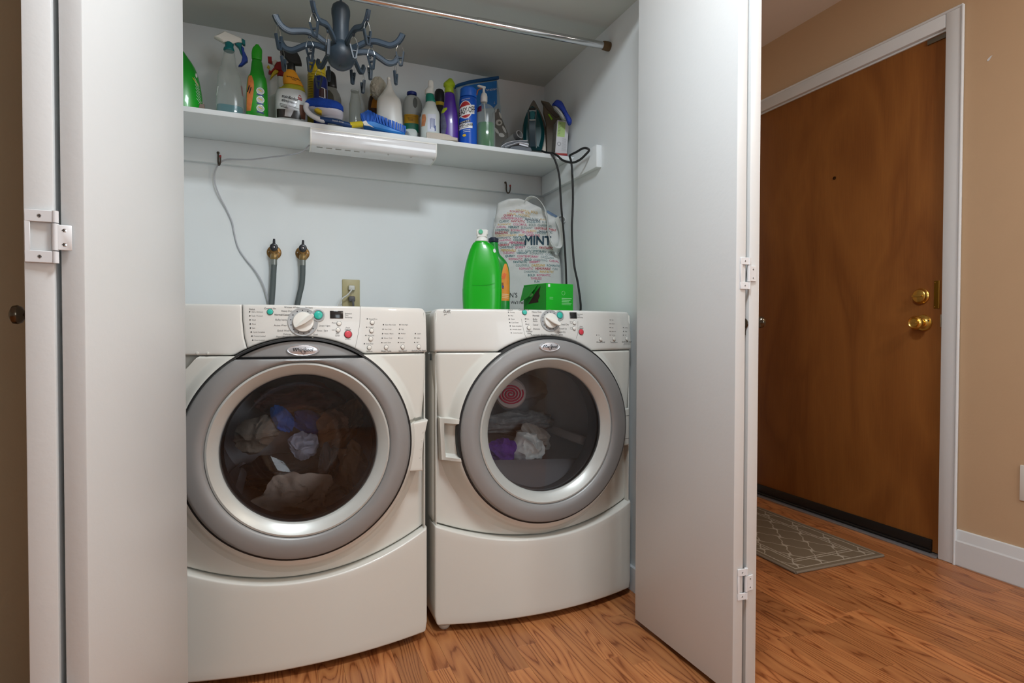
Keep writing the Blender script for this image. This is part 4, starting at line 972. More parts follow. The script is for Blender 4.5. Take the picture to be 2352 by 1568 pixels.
b = Item('aerosol_can', 'tall yellow aerosol can behind the blue scrub pad', 'can', 728, 2.30, group=BOT)
b.loft('can_body', [('b', 706.5, 750, 1, 2), (176, 706.5, 750, 1, 2), (172, 707, 749.5, 1, 2)], M('yellow can paint', (212, 188, 34), 0.3), 1)
q = MB()
for k in range(9): strip(b, q, (709, 184+k*5.5), (719, 185+k*5.5), 1.1, 0)
strip(b, q, (708, 178), (748, 181), 1.2, 0); b.put('printed_label', q, PR((120, 104, 30), 'olive print'))
b.loft('cap', [(172, 707.5, 749, 1, 2), (150, 708, 748.5, 1, 2), (145, 711, 745, 1, 2)], M('yellow cap', (224, 200, 30), 0.35), 1)
b = Item('aerosol_can', 'dark blue can with a maroon label in front of the yellow can', 'can', 736, 2.235, group=BOT)
b.loft('can_body', [('b', 720.5, 753, 1, 2), (186, 720.5, 753, 1, 2), (178, 722, 751, 1, 2)], M('navy can paint', (22, 40, 116), 0.3), 1)
b.patch('front_label', (733, 228, 751, 207), M('maroon label', (62, 28, 32), 0.4, var=0.4, scale=50)); 
q = MB(); strip(b, q, (733, 206), (750, 208.5), 1.2); strip(b, q, (733, 228), (750, 231), 1.2); strip(b, q, (746, 208), (746.5, 229), 3.0); b.put('label_border', q, inkW)
b = Item('pump_bottle', 'grey bottle with a sloped black cap behind the scrub pad', 'bottle', 761, 2.372, group=BOT)
b.loft('bottle_body', [('b', 735, 786, 0.5), (240, 735.5, 785, 0.5), (219, 737.5, 782, 0.5), (205, 742, 774.5, 0.55), (196, 746, 771, 0.6)], M('grey bottle plastic', (132, 134, 130), 0.35))
b.patch('side_label', [(236, 740, 768), (222, 741, 766), (212, 744, 758)], M('olive grey label', (72, 70, 58), 0.5))
b.loft('cap', [(203, 748, 774.5, 0.8), (178, 748.5, 772.5, 0.8), (168, 749, 769, 0.8), (162, 750, 760, 0.8)], BP)

b = Item('scrub_brush', 'round blue scrub pad with a white arched neck and navy grip', 'brush', 760, 2.163)
b.loft('scrub_pad', [(258, 706, 786, 0.62, 2.2), (252, 700.5, 789.5, 0.62, 2.2), (244, 700.5, 789, 0.62, 2.2), (236, 708, 781, 0.62, 2.2), (232, 724, 764, 0.62, 2.2)], M('blue scouring fibre', (16, 66, 164), 0.9, var=0.25, scale=200, bump=0.6, bscale=300))
b.loft('pad_holder', [(274, 741, 787, 0.5, 2.2), (266, 725, 789, 0.55, 2.2), (259, 708, 789, 0.58, 2.2), (253, 704, 788, 0.58, 2.2)], M('pale lilac plastic', (206, 208, 222), 0.35))
b.tube('arched_neck', [(706, 252, -.028), (704.5, 262, -.032), (709, 271, -.034), (720, 279, -.034), (736, 285, -.034), (746, 285.5, -.033)], 6.2, M('glossy white plastic', (224, 226, 232), 0.25), None, 12, 6)
b.tube('grip', [(736, 284, -.034), (752, 284.5, -.034), (772, 286, -.034), (792, 289, -.033), (808, 291, -.032)], 6.4, M('navy rubber', (16, 56, 108), 0.5), None, 12, 5)
b.tube('end_loop', [(804, 290, -.032), (816, 287, -.030), (826, 284.5, -.028), (832, 283, -.026)], 7.0, M('yellow foam', (214, 196, 44), 0.8, var=0.15, scale=160, bump=0.4), None, 12, 4)
b.slab('yellow_insert', [(723, 265), (730, 261), (740, 266), (739, 272), (730, 270)], 0.03, YP, -0.030, 0.002)
q = MB(); t = text('Scotch-Brite', 0.0058, 0.015, 0.15, 'CENTER', 0.9); q.add([(b.X(776)+p[0], -0.0455, b.Z(288.5)+p[1]-p[0]*0.07) for p in t[0]], t[1]); b.put('printed_words', q, inkW)

b = Item('glass_bottle', 'empty clear glass bottle standing on the shelf beside the white jug', 'bottle', 816, 2.28, group=BOT)
gm = M('old clear glass', (186, 194, 186), 0.06, trans=0.80)
b.loft('bottle_body', [('b', 801, 831, 1, 2), (247, 802, 830, 1, 2), (234, 804, 829, 1, 2), (224, 805.5, 827, 1, 2), (210, 807, 824.5, 1, 2)], gm)
b.loft('rim', [(212, 805.8, 825.3, 1, 2), (207, 805.8, 825.3, 1, 2)], gm, 1, open_top=True)
b = Item('polish_bottle', 'brown bottle with an orange label behind the white jug', 'bottle', 858, 2.365, group=BOT)
b.loft('bottle_body', [('b', 843, 876, 0.8), (250, 845, 875, 0.8), (232, 847, 872, 0.8), (221, 850, 868, 0.9)], M('dark brown bottle', (66, 38, 24), 0.3))
b.patch('front_label', [(252, 852, 867), (236, 855, 868), (226, 859, 866)], M('amber label', (196, 128, 30), 0.5, var=0.3, scale=50))
b.loft('cap', [(221, 851, 866, 1, 2), (212, 852, 865, 1, 2)], YP, 1)
# fluffy duster
b = Item('feather_duster', 'fluffy beige duster head propped behind the white jug', 'duster', 872, 2.30)
bm = bmesh.new(); bmesh.ops.create_icosphere(bm, subdivisions=5, radius=1)
for q in bm.verts:
    p = q.co.copy(); d = 1+0.09*noise.noise(p*3)+0.05*noise.noise(p*9)+0.10*abs(noise.noise(p*30)); q.co = p*d
    q.co = Vector((q.co.x*18.5*b.dx+b.X(869), q.co.y*0.030, q.co.z*(b.Z(179)-b.Z(229))/2+b.Z(204)))
me = [q.co.copy() for q in bm.verts], [[x.index for x in f.verts] for f in bm.faces]; bm.free()
part('fluff', me, M('beige microfibre', (188, 182, 166), 0.95, var=0.12, scale=80, bump=0.5, bscale=260), b.root)
b.tube('handle', [(871, 225, 0.01), (873, 250, 0.015), (875, 285, 0.02)], 3.0, M('handle grey', (150, 150, 146), 0.5)); 

b = Item('bleach_jug', 'plain white jug bottle with a narrow spout behind the blue brush', 'jug', 896, 2.225, group=BOT)
b.loft('jug_body', [('b', 864, 928, 0.7, 2.6), (255, 865.5, 924, 0.7, 2.6), (235, 866.5, 921.5, 0.7, 2.5), (227, 869, 918.5, 0.7, 2.4), (217, 877, 909.5, 0.75, 2.2), (205, 884, 903, 0.9, 2), (195, 888, 900, 1, 2), (183, 889.5, 896.5, 1, 2)], M('white jug plastic', (222, 222, 216), 0.35))
b.loft('spout', [(184, 889, 897.5, 1, 2), (178, 889.5, 897, 1, 2)], WPL(), 1)

b = Item('hand_brush', 'sky blue scrubbing brush with stiff bristles at the shelf edge', 'brush', 880, 2.146)
tp = [(828, 271), (836, 266), (845.3, 260.6), (853, 262.5), (862, 266.5), (882, 273.9), (907.6, 282), (922, 286.5), (933, 290.5)]
bt = [(834, 290), (838, 287), (846, 285), (856, 284), (866, 285), (886, 291), (908, 298), (921, 302), (931, 305)]
T_, B_ = smooth_path([(a, 0, c) for a, c in tp], 3), smooth_path([(a, 0, c) for a, c in bt], 3)
BR = M('bright blue bristle', (14, 92, 196), 0.6, var=0.2, scale=150)
for i in range(len(T_)-1):
    for row, yy in ((0, -0.014), (1, 0.010)):
        e = 0.10; a, c, d, f = T_[i].lerp(T_[i+1], e), T_[i].lerp(T_[i+1], 1-e), B_[i].lerp(B_[i+1], 1-e), B_[i].lerp(B_[i+1], e)
        b.slab('bristle_tuft', [(a.x, a.z+R.uniform(-.8, .8)), (c.x, c.z+R.uniform(-.8, .8)), (d.x, d.z+2), (f.x, f.z+2)], 0.018, BR, yy, 0.0008)
b.slab('brush_body', curve([(834, 289), (842, 284.5), (858, 283.5), (885, 290.5), (910, 298.5), (930, 304.5)], 4)+curve([(930, 309.5), (900, 306.5), (866, 301.5), (850, 298), (836, 297)], 3), 0.046, M('sky blue plastic', (30, 128, 214), 0.35), 0, 0.005)
b.slab('white_grip_inlay', [(833.5, 288.5), (841.5, 285), (846, 292), (860, 300), (850, 297.5), (836.5, 296.5)], 0.004, WPL(), -0.0235, 0.001)
b.slab('clear_handle_end', curve([(928, 296), (938, 292.5), (953, 292.5), (959, 300), (957, 311), (946, 312.5), (937, 303)], 3), 0.022, M('clear handle plastic', (206, 216, 214), 0.15, trans=0.5), 0.0, 0.004)

b = Item('bleach_jug', 'translucent jug with a blue cap and yellow label band', 'jug', 946, 2.315, group=BOT)
b.loft('jug_body', [('b', 926, 965, 0.8, 2.6), (270, 926, 964, 0.8, 2.6), (262, 925, 968, 0.75, 2.4), (243, 925, 970, 0.7, 2.3), (228, 930, 965, 0.75), (221, 935, 957.5, 0.95, 2)], M('translucent jug plastic', (186, 192, 190), 0.35))
q = MB(); b.disc(q, 953.5, 241, 5.2, 12.5, 0.0006); b.put('handle_opening', q, M('jug hollow grey', (104, 108, 106), 0.6))
b.patch('yellow_band', (926.5, 288, 963.5, 268), M('yellow label', (222, 170, 40), 0.45)); b.patch('green_band', (926.5, 308, 964, 288.3), M('green label', (30, 132, 104), 0.45))
q = MB()
for k in range(3): strip(b, q, (936+k, 276+3*k), (949, 276.5+3*k), 1.0, 0, 0.0012)
strip(b, q, (927, 271.5), (963, 272.5), 0.8, 0, 0.0012); b.put('printed_lines', q, PR((140, 96, 30), 'brown print'))
b.loft('cap', [(220, 934.5, 957.5, 1, 2), (213, 934.8, 957, 1, 2), (210.5, 938, 954, 1, 2)], M('dark blue cap', (22, 44, 128), 0.4), 1)

b = Item('spray_bottle', 'frosted bottle with a white head and sea green neck', 'bottle', 988, 2.20, group=BOT)
b.loft('bottle_body', [('b', 966, 1010, 0.7, 2.6), (285, 966, 1010, 0.7, 2.6), (262, 968, 1010, 0.7, 2.5), (250, 973, 1004.5, 0.75), (238, 977, 1001, 0.85), (235, 978, 1000.5, 0.9)], M('frosted white plastic', (200, 208, 204), 0.4))
b.patch('back_label', (982, 307, 1001, 267), M('blue white label', (206, 212, 226), 0.45))
q = MB()
for k in range(4): strip(b, q, (988.5+3.0*k, 272+R.random()*6), (989+3.0*k, 302-R.random()*6), 1.3, 0, 0.0011)
strip(b, q, (999.5, 293), (999.5, 305), 2.2, 0, 0.0011); b.put('printed_lines', q, inkB)
b.patch('front_picture', [(295, 968, 976), (278, 969, 979), (268, 970, 977)], M('orange teal picture', (196, 130, 88), 0.5, var=0.6, scale=60))
b.loft('neck_band', [(236, 977.5, 1001, 0.9, 2), (224, 977.5, 998, 1, 2), (217, 978, 996.5, 1, 2)], M('sea green plastic', (18, 132, 112), 0.35))
b.loft('sprayer_head', [(217, 975.5, 997, 1, 2), (208, 976, 996.5, 1, 2), (203.5, 981, 996.5, 1, 2.4), (199, 983, 996.5, 0.9, 3), (187, 983.5, 995.5, 0.9, 3), (185, 984, 994.5, .9, 3)], WPL())

b = Item('polish_can', 'black capped can with a yellow band behind the purple bottle', 'can', 1009.5, 2.365, group=BOT)
b.loft('can_body', [('b', 998, 1021, 1, 2), (238, 998, 1021, 1, 2)], M('dark olive can', (46, 46, 34), 0.4), 1)
b.patch('yellow_band', (998.5, 245, 1020.5, 237), inkY, off=0.0008)
b.loft('cap', [(238, 998, 1021.3, 1, 2), (212, 998.5, 1020.5, 1, 2), (206, 1001, 1018, 1, 2)], M('ribbed black plastic', (30, 30, 30), 0.45, bump=0.4), 1)

b = Item('cleaner_bottle', 'purple bottle with a lime green peaked cap', 'bottle', 1032, 2.185, group=BOT)
b.loft('bottle_body', [('b', 1012, 1053, 0.7, 2.6), (300, 1012, 1053, 0.7, 2.6), (275, 1011.5, 1052, 0.7, 2.6), (258, 1014, 1050.5, 0.7, 2.5), (245, 1019, 1048, 0.8), (228, 1020.5, 1045.5, 0.9), (215, 1021, 1043, 0.95)], M('purple plastic', (74, 34, 148), 0.28, coat=0.2))
b.patch('front_label', [(318, 1012.8, 1022), (295, 1012.6, 1026), (275, 1012.3, 1023), (262, 1014, 1019)], M('dark floral label', (88, 92, 116), 0.5, var=0.7, scale=70)); 
b.patch('lime_swoosh', [(264, 1012.9, 1020), (256, 1016, 1027), (252, 1020, 1027)], M('lime print', (170, 190, 40), 0.5), off=0.0009)
b.loft('cap', [(215, 1020.8, 1042.3, 1, 2), (201, 1021.3, 1041.3, 1, 2), (198, 1018.5, 1045, 1, 2.6), (194, 1018.5, 1045.3, 1, 2.6), (183, 1028.5, 1040, 1, 2.2), (180.5, 1030, 1038.5, 1, 2)], M('lime cap plastic', (158, 184, 24), 0.35), 1)

b = Item('sponge_cloth', 'folded beige cloth lying flat at the shelf edge below the purple bottle', 'cloth', 1015, 2.138)
part('folded_cloth', prism(curve([(b.X(979), b.Z(309.5)), (b.X(986), b.Z(308)), (b.X(1015), b.Z(310)), (b.X(1031), b.Z(312.5)), (b.X(1040), b.Z(317)), (b.X(1051), b.Z(318.5))], 3)+[(b.X(1051.5), 0.0004), (b.X(980), 0.0004)], -.020, .022, .003), M('beige towelling', (196, 188, 176), 0.9, bump=0.5), b.root)

b = Item('aerosol_can', 'bright blue oven cleaner can with a red and white emblem', 'can', 1074.5, 2.168, group=BOT)
CB = M('bright blue can paint', (10, 84, 190), 0.28)
b.loft('can_body', [('b', 1054, 1095.5, 1, 2), (236, 1054, 1095.5, 1, 2), (229, 1055, 1094.8, 1, 2), (226, 1057, 1093, 1, 2)], CB, 1)
q = MB()
b.disc(q, 1069, 259.5, 15.5, 20.5, 0.0006, 32, mi=1); b.disc(q, 1069, 259.5, 13.6, 18.6, 0.0009, 32, mi=2)
for sgn in (1,):
    pts = [(1054.8, 275), (1089.5, 267), (1089.5, 246.5), (1054.8, 254.5)]
    Z4 = [(b.X(u), b.Z(v)) for u, v in pts]; vs = []
    for j in range(3):
        for i in range(13):
            t, s_ = i/12, j/2
            x = Z4[0][0]+(Z4[1][0]-Z4[0][0])*t; z = (Z4[0][1]+(Z4[1][1]-Z4[0][1])*t)*(1-s_)+(Z4[3][1]+(Z4[2][1]-Z4[3][1])*t)*s_; vs.append((x, b.front(x, z)-0.0012, z))
    q.add(vs, [(j*13+i, j*13+i+1, (j+1)*13+i+1, (j+1)*13+i) for j in range(2) for i in range(12)], 1)
b.words(q, 'EASY-OFF', 1072.5, 261, 13, 0, bold=0.02, rot=rad(13), shear=0.25, wide=0.47, off=0.0017)
b.words(q, 'HEAVY DUTY', 1070, 235.5, 2.6, 1, rot=rad(8), off=0.0009)
strip(b, q, (1056, 288.5), (1080, 284.5), 5, 0, 0.0010); b.words(q, 'FUME FREE', 1068, 286.5, 3.2, 1, rot=rad(9), bold=0.01, off=0.0016)
vs = [(1055, 303.5), (1085, 300.5), (1085, 288), (1055, 291)]
for i in range(11):
    for (a, c), (d, e) in (((1055, 303.5), (1085, 300.5)), ((1055, 291), (1085, 288))):
        x = b.X(a+(d-a)*i/10); z = b.Z(c+(e-c)*i/10); 
        q.v.append((x, b.front(x, z)-0.0010, z))
n0 = len(q.v)-22; q.f += [(n0+2*i, n0+2*i+2, n0+2*i+3, n0+2*i+1) for i in range(10)]; q.m += [1]*10
b.words(q, 'OVEN CLEANER', 1070, 294, 5.8, 0, bold=0.03, rot=rad(6), wide=0.55, off=0.0016); strip(b, q, (1060, 300), (1076, 298.3), 0.8, 0, 0.0016)
for k in range(2): strip(b, q, (1064, 306+4*k), (1080, 305+4*k), 0.9, 1)
b.disc(q, 1066.5, 317.5, 4, 3, 0.0009, mi=3)
b.put('printed_label', q, [inkK, inkW, inkR, inkY])
b.loft('cap', [(226, 1056, 1094.5, 1, 2), (207, 1057, 1094, 1, 2), (202, 1061, 1090, 1, 2)], M('blue can cap', (22, 100, 206), 0.4), 1)

b = Item('wipes_pouch', 'clear zip pouch with a blue label tilted behind the oven cleaner can', 'pouch', 1100, 2.345)
pc = M('clear pouch film', (176, 196, 206), 0.25, trans=0.35)
part('pouch_body', prism([(b.X(1047), b.Z(206)), (b.X(1075), b.Z(196)), (b.X(1141), b.Z(186)), (b.X(1146), b.Z(215)), (b.X(1150), b.Z(254)), (b.X(1146), 0.0005), (b.X(1056), 0.0005), (b.X(1050), b.Z(250))], -0.022, 0.022, 0.008), pc, b.root)
b.slab('blue_label', [(1066, 206), (1082, 201), (1140.5, 190), (1141, 243), (1133, 252), (1068, 258)], 0.003, M('cyan blue label', (10, 104, 176), 0.4, var=0.25, scale=25), -0.0240, 0.0005)
b.slab('zip_bar', [(1043.6, 202), (1052, 196.5), (1081, 187.5), (1145, 176.5), (1146, 181), (1138, 184.5), (1085, 194.5), (1051, 204), (1044, 207)], 0.020, M('dark blue zip bar', (10, 76, 128), 0.4), -0.008, 0.003)
q = MB(); t = text('ORIGINAL', 0.0082, 0.015, 0, 'CENTER', 0.95); q.add([(b.X(1128)-p[0], -0.0263, b.Z(211)-p[1]+0.004-p[0]*0.12) for p in t[0]], t[1], 0); t = text('7', 0.009, 0.01, 0); q.add([(b.X(1135)-p[0], -0.0263, b.Z(238)-p[1]) for p in t[0]], t[1], 0)
q.add(*tube([(b.X(1095), -0.0262, b.Z(224)), (b.X(1098), -0.0262, b.Z(213)), (b.X(1106), -0.0262, b.Z(209))], 0.0022, 6, 5), 1); b.put('printed_words', q, [inkW, inkO])

b = Item('soap_dispenser', 'clear pump bottle half full of green soap', 'bottle', 1116, 2.165, group=BOT)
b.loft('liquid', [('b', 1097, 1136, 0.8, 2.6), (284, 1097, 1135, 0.8, 2.6)], M('green soap', (18, 112, 44), 0.12), 1)
b.loft('bottle_body', [('b', 1095, 1138, 0.85, 2.6), (275, 1095, 1137, 0.85, 2.6), (256, 1096, 1136, 0.85, 2.5), (246, 1099, 1131, 0.85), (238, 1103.5, 1120, 1, 2)], CLEAR)
b.patch('side_label', (1096.5, 262, 1106, 248), M('crimson label', (110, 26, 52), 0.5)); 
b.loft('pump_collar', [(236, 1103, 1119.5, 1, 2), (222, 1103.5, 1119.5, 1, 2), (216, 1105.5, 1118, 1, 2), (212, 1107.5, 1115, 1, 2)], WPL(), 1)
b.slab('pump_head', [(1095.7, 197.5), (1100.5, 195.8), (1115.7, 200), (1115.2, 202.6), (1113.4, 203), (1114, 213.3), (1108.4, 213.3), (1108.4, 203), (1097, 200)], 0.012, WPL(), 0, 0.002)
b.tube('dip_tube', [(1112, 237), (1114, 260), (1116, 300), (1116.5, 328)], 1.6, M('milky tube', (216, 220, 216), 0.4), None, 8, 3)

b = Item('patterned_bag', 'grey pouch printed with white leaves leaning beside the soap bottle', 'bag', 1152, 2.27)
part('bag_body', prism([(b.X(1131), b.Z(262)), (b.X(1139), b.Z(254)), (b.X(1146), b.Z(252)), (b.X(1150), b.Z(267)), (b.X(1155), b.Z(281)), (b.X(1167), b.Z(309)), (b.X(1170), 0.0005), (b.X(1130), 0.0005)], -0.02, 0.02, 0.008), M('grey pouch fabric', (108, 106, 100), 0.8, bump=0.3), b.root)
q = MB()
for u, v, ru, rv, a in ((1149, 269, 2.2, 8, 20), (1146, 285.5, 7.5, 7, 0), (1158, 301, 2.6, 9, 28), (1140.5, 304, 3, 8.5, 35), (1152, 314, 7, 4.5, -20), (1139, 258, 2, 5, -15)):
    c, s_ = cos(rad(a)), sin(rad(a)); vs = [(b.X(u+ru*cos(k*pi/8)*c+rv*sin(k*pi/8)*s_), -0.0208, b.Z(v+ru*cos(k*pi/8)*-s_+rv*sin(k*pi/8)*c)) for k in range(16)]; q.add(vs, [tuple(range(16))], 0)
for u, v in ((1147, 286),): q.add([(b.X(u+3.2*cos(k*pi/6)), -0.0212, b.Z(v+3.4*sin(k*pi/6))) for k in range(12)], [tuple(range(12))], 1)
b.put('leaf_print', q, [PR((190, 190, 184), 'pale grey print'), PR((96, 94, 88), 'grey pouch print')])

b = Item('paper_tube', 'short grey cardboard tube lying on the shelf beside the iron', 'tube', 1182, 2.19)
e0 = Vector(b.pt(1194, 311.5, -0.02)); e1 = Vector(b.pt(1160, 324, 0.05)); ax = (e1-e0).normalized(); L_ = (e1-e0).length
mt = Matrix.Translation(e0) @ Vector((0, 0, 1)).rotation_difference(ax).to_matrix().to_4x4(); r_ = 9.6*b.dx
part('tube_wall', xf(lathe([(r_*0.80, 0.002), (r_*0.84, 0), (r_, 0.001), (r_, L_), (r_*0.8, L_), (r_*0.78, 0.002)], 36, cap=False), mt), M('grey card tube', (138, 138, 136), 0.6), b.root)
part('end_band', xf(lathe([(r_*1.005, 0.001), (r_*1.015, 0.003), (r_*1.015, 0.022), (r_*1.0, 0.023)], 36, cap=False), mt), M('dark grey band', (92, 92, 92), 0.5), b.root)
b = Item('paper_sheets', 'curled white instruction sheets at the shelf edge before the iron', 'paper', 1185, 2.150)
for pts in ([(1151, 340, 0), (1163, 332, 0), (1180, 327.5, 0), (1200, 326, 0), (1211.5, 325.5, 0)], [(1160, 341, -.006), (1176, 336, -.006), (1193, 331, -.006), (1203, 333, -.006), (1214, 336.5, -.006)]):
    b.tube('sheet', pts, 1, M('white paper', (206, 208, 214), 0.7), None, 8, 5, flat=(0.020, 0.0008))
part('grey_booklet', prism([(b.X(1163), 0.0004), (b.X(1222), 0.0004), (b.X(1219), b.Z(341)), (b.X(1195), b.Z(336)), (b.X(1175), b.Z(338))], -0.014, 0.03, 0.002), M('slate booklet', (92, 98, 106), 0.6), b.root)
b.slab('white_card', [(1193, 329.5), (1214, 333), (1213, 341), (1192.5, 336)], 0.002, M('white card', (216, 220, 230), 0.6), -0.018, 0.0004)

b = Item('clothes_iron', 'teal steam iron standing on its heel with the handle outward', 'iron', 1226, 2.262)
sole = curve([(1203, 349.5), (1199, 336), (1198.5, 312), (1200, 290), (1203.5, 271), (1209.6, 255), (1218, 236.5), (1222, 229.5), (1225, 226), (1228.5, 229), (1232, 235.5), (1241, 253), (1247, 267), (1252.5, 283.5), (1255.5, 302), (1256.5, 330), (1253, 352)], 3)
b.slab('soleplate', sole, 0.012, M('warm grey soleplate', (112, 106, 98), 0.35, metal=0.6), 0.022, 0.002)
tl = curve([(1209, 346.5), (1201.5, 330), (1200.8, 305), (1201.8, 289.6), (1205.5, 271), (1211.6, 255), (1218, 247.5), (1222.3, 244.7), (1227, 247.5), (1236, 255), (1243.3, 271), (1248.4, 288.6), (1251, 307), (1249.4, 327), (1243.8, 350)], 3)
b.slab('white_trim', tl, 0.010, WPL(), 0.010, 0.002)
cx_, cz_ = 1225.5, 305
b.slab('water_tank', [(cx_+(u-cx_)*0.965, cz_+(v-cz_)*0.965) for u, v in tl], 0.042, M('dark teal plastic', (6, 84, 90), 0.38), -0.010, 0.014)
HG = M('iron grey trim', (122, 130, 132), 0.4)
b.tube('handle', [(1221.5, 262, -.028), (1221.5, 272, -.056), (1222, 290, -.072), (1222.5, 315, -.074), (1223, 345, -.052)], 1, M('slate handle', (44, 66, 76), 0.45), None, 14, 6, flat=(0.0125, 0.008))
for pts in ([(1212.5, 260, -.034), (1214.5, 285, -.040), (1216, 310, -.040), (1216, 346, -.036)], [(1231, 258, -.034), (1229.5, 285, -.040), (1229, 310, -.040), (1232, 346, -.036)]): b.tube('handle_rail', pts, 1.6, HG, None, 10, 5)
b.slab('steam_dial', curve([(1217, 273), (1228, 273), (1227, 290), (1218, 290)], 2), 0.010, M('petrol teal', (10, 96, 104), 0.3), -0.083, 0.002)
for v in (272, 292): b.slab('dial_frame', [(1215.5, v-1.2), (1230, v-1.2), (1229.5, v+1.4), (1216, v+1.4)], 0.010, M('pale grey trim', (170, 178, 178), 0.4), -0.082, 0.001)
b.slab('dark_recess', [(1215, 254), (1230, 254), (1229.5, 269), (1216, 269)], 0.004, BP, -0.033, 0.001)

b = Item('utensil_pack', 'dark pack with a neon green strip leaning behind the white box', 'pack', 1262, 2.222)
part('pack_body', prism([(b.X(1242), b.Z(232)), (b.X(1259.6), b.Z(236.5)), (b.X(1266), b.Z(244)), (b.X(1289), b.Z(271)), (b.X(1289), 0.0005), (b.X(1257), 0.0005), (b.X(1253), b.Z(281)), (b.X(1246.8), b.Z(259)), (b.X(1247), b.Z(241))], -.0125, .0125, .003), M('dark olive card', (84, 76, 60), 0.5, var=0.2), b.root)
b.slab('front_flap', [(1246, 239), (1250, 238), (1270, 256), (1287, 271), (1276, 273), (1256, 254)], 0.004, M('dark edge card', (64, 54, 44), 0.4), -0.0150, 0.0008)
b.slab('neon_strip', [(1258, 265), (1261, 264), (1269, 276), (1266.5, 279)], 0.002, M('neon green tape', (130, 190, 20), 0.5), -0.0145, 0.0004)
b = Item('cleaning_brush', 'curved royal blue brush head resting on top of the white box', 'brush', 1295, 2.088, zb=at(1295, 284, 'y', 2.088).z)
b.slab('brush_head', curve([(1268, 241), (1273, 235), (1278, 231), (1286, 232.5), (1293, 239), (1303, 260), (1313, 278), (1310, 286), (1304.5, 285), (1297, 267), (1289, 254), (1277, 243.5)], 3), 0.030, M('royal blue bristle', (20, 52, 152), 0.7, bump=0.4), 0, 0.005)
b.slab('brush_handle', curve([(1270, 243.5), (1278, 245), (1288, 255), (1296, 268), (1300, 277), (1291, 273), (1281, 259), (1272, 250)], 3), 0.026, M('silver grey handle', (150, 152, 150), 0.35), 0.001, 0.004)
bx = Item('bulb_box', 'white carton with a pale green sticker standing on the shelf end', 'box', 1284, 2.158, zb=SH+0.0125, face=-0.20)
TL = Matrix.Rotation(rad(4), 4, 'Y')
part('carton', xf(box(-0.025, 0.025, -0.032, 0.032, 0, 0.136, 0.0015), TL), M('white carton', (206, 208, 212), 0.6, var=0.02), bx.root)
part('grey_side', xf(box(-0.0257, -0.0247, -0.030, 0.030, 0.004, 0.132), TL), M('grey printed side', (128, 124, 118), 0.6, var=0.35, scale=40), bx.root)
part('green_sticker', xf(box(-0.022, 0.010, -0.0328, -0.0318, 0.068, 0.130), TL), M('pale green sticker', (176, 206, 132), 0.6), bx.root)
q = MB()
for k in range(9): q.add(*xf(box(-0.020, -0.008-R.random()*0.004, -0.0331, -0.0327, 0.074+0.006*k, 0.0754+0.006*k), TL), 0)
for k in range(15): q.add(*xf(box(0.0005, 0.022-R.random()*0.005, -0.0325, -0.0319, 0.012+0.0036*k, 0.0126+0.0036*k), TL), 1)
q.add(*xf(lathe([(0.0085, -0.0324), (0.0085, -0.0327), (0.006, -0.0327), (0.006, -0.0324)], 20, 'y', (-0.0115, 0, 0.038), cap=False), TL), 1)
bx.put('printed_lines', q, [PR((90, 110, 80), 'green grey print'), PR((150, 152, 158), 'grey line print')])
b = Item('flat_carton', 'small flat red carton under the white carton at the shelf end', 'box', 1284, 2.158, face=-0.20)
part('carton', box(-0.024, 0.026, -0.038, 0.03, 0.0004, 0.0120, 0.001), M('red carton', (150, 40, 34), 0.5), b.root)
part('purple_base', box(-0.023, 0.025, -0.0385, -0.030, 0.0004, 0.0030, 0.0004), M('purple carton edge', (66, 36, 92), 0.5), b.root)

# cords hanging over the shelf end
def cordp(pts): return [tuple(at(u, v, 'y', y)) for u, v, y in pts]
BC = M('black cord rubber', (26, 26, 27), 0.5)
def cord(name, pts, r, m, label, cat='cable'):
    p0 = Vector(pts[0]); o = one(name, tube([Vector(p)-p0 for p in pts], r, 10, 8), m, label, cat); o.location = p0; return o
cord('hanging_cable', cordp([(1245, 347, 2.20), (1256, 350.5, 2.14), (1264, 351.5, 2.115), (1270, 358, 2.103), (1279, 380, 2.100), (1285, 408, 2.100), (1287, 440, 2.102), (1290, 485, 2.105), (1295, 540, 2.11), (1299, 600, 2.115), (1301, 655, 2.12)])+[(at(1303, 690, 'y', 2.13).x, 2.13, 0.990), (at(1303, 690, 'y', 2.13).x-0.02, 2.15, 0.9725), (at(1303, 690, 'y', 2.13).x-0.06, 2.17, 0.9725)], 0.0042, BC, 'black cord hanging straight from the shelf behind the tote bag')
cord('hanging_cable', cordp([(1262, 351, 2.16), (1272, 353, 2.116), (1281, 358, 2.085), (1291, 367, 2.05), (1304, 372, 2.02), (1318, 373, 1.985), (1333, 366, 1.955), (1346, 354, 1.93), (1353, 345, 1.92), (1348, 340.5, 1.925), (1338, 341, 1.95), (1324, 349, 1.99), (1312, 355, 2.03), (1308.5, 359, 2.046), (1312, 372, 2.05), (1314.5, 400, 2.05), (1316, 450, 2.05), (1315, 490, 2.05), (1313.5, 520, 2.05), (1315, 560, 2.05), (1319, 610, 2.04), (1328, 655, 2.03)])+[(at(1336, 702, 'y', 2.02).x-0.005, 2.02, 0.985), (at(1336, 702, 'y', 2.02).x-0.02, 2.06, 0.9725), (at(1336, 702, 'y', 2.02).x-0.05, 2.12, 0.9725)], 0.0044, BC, 'black cord looping out over the shelf end and down to the dryer')

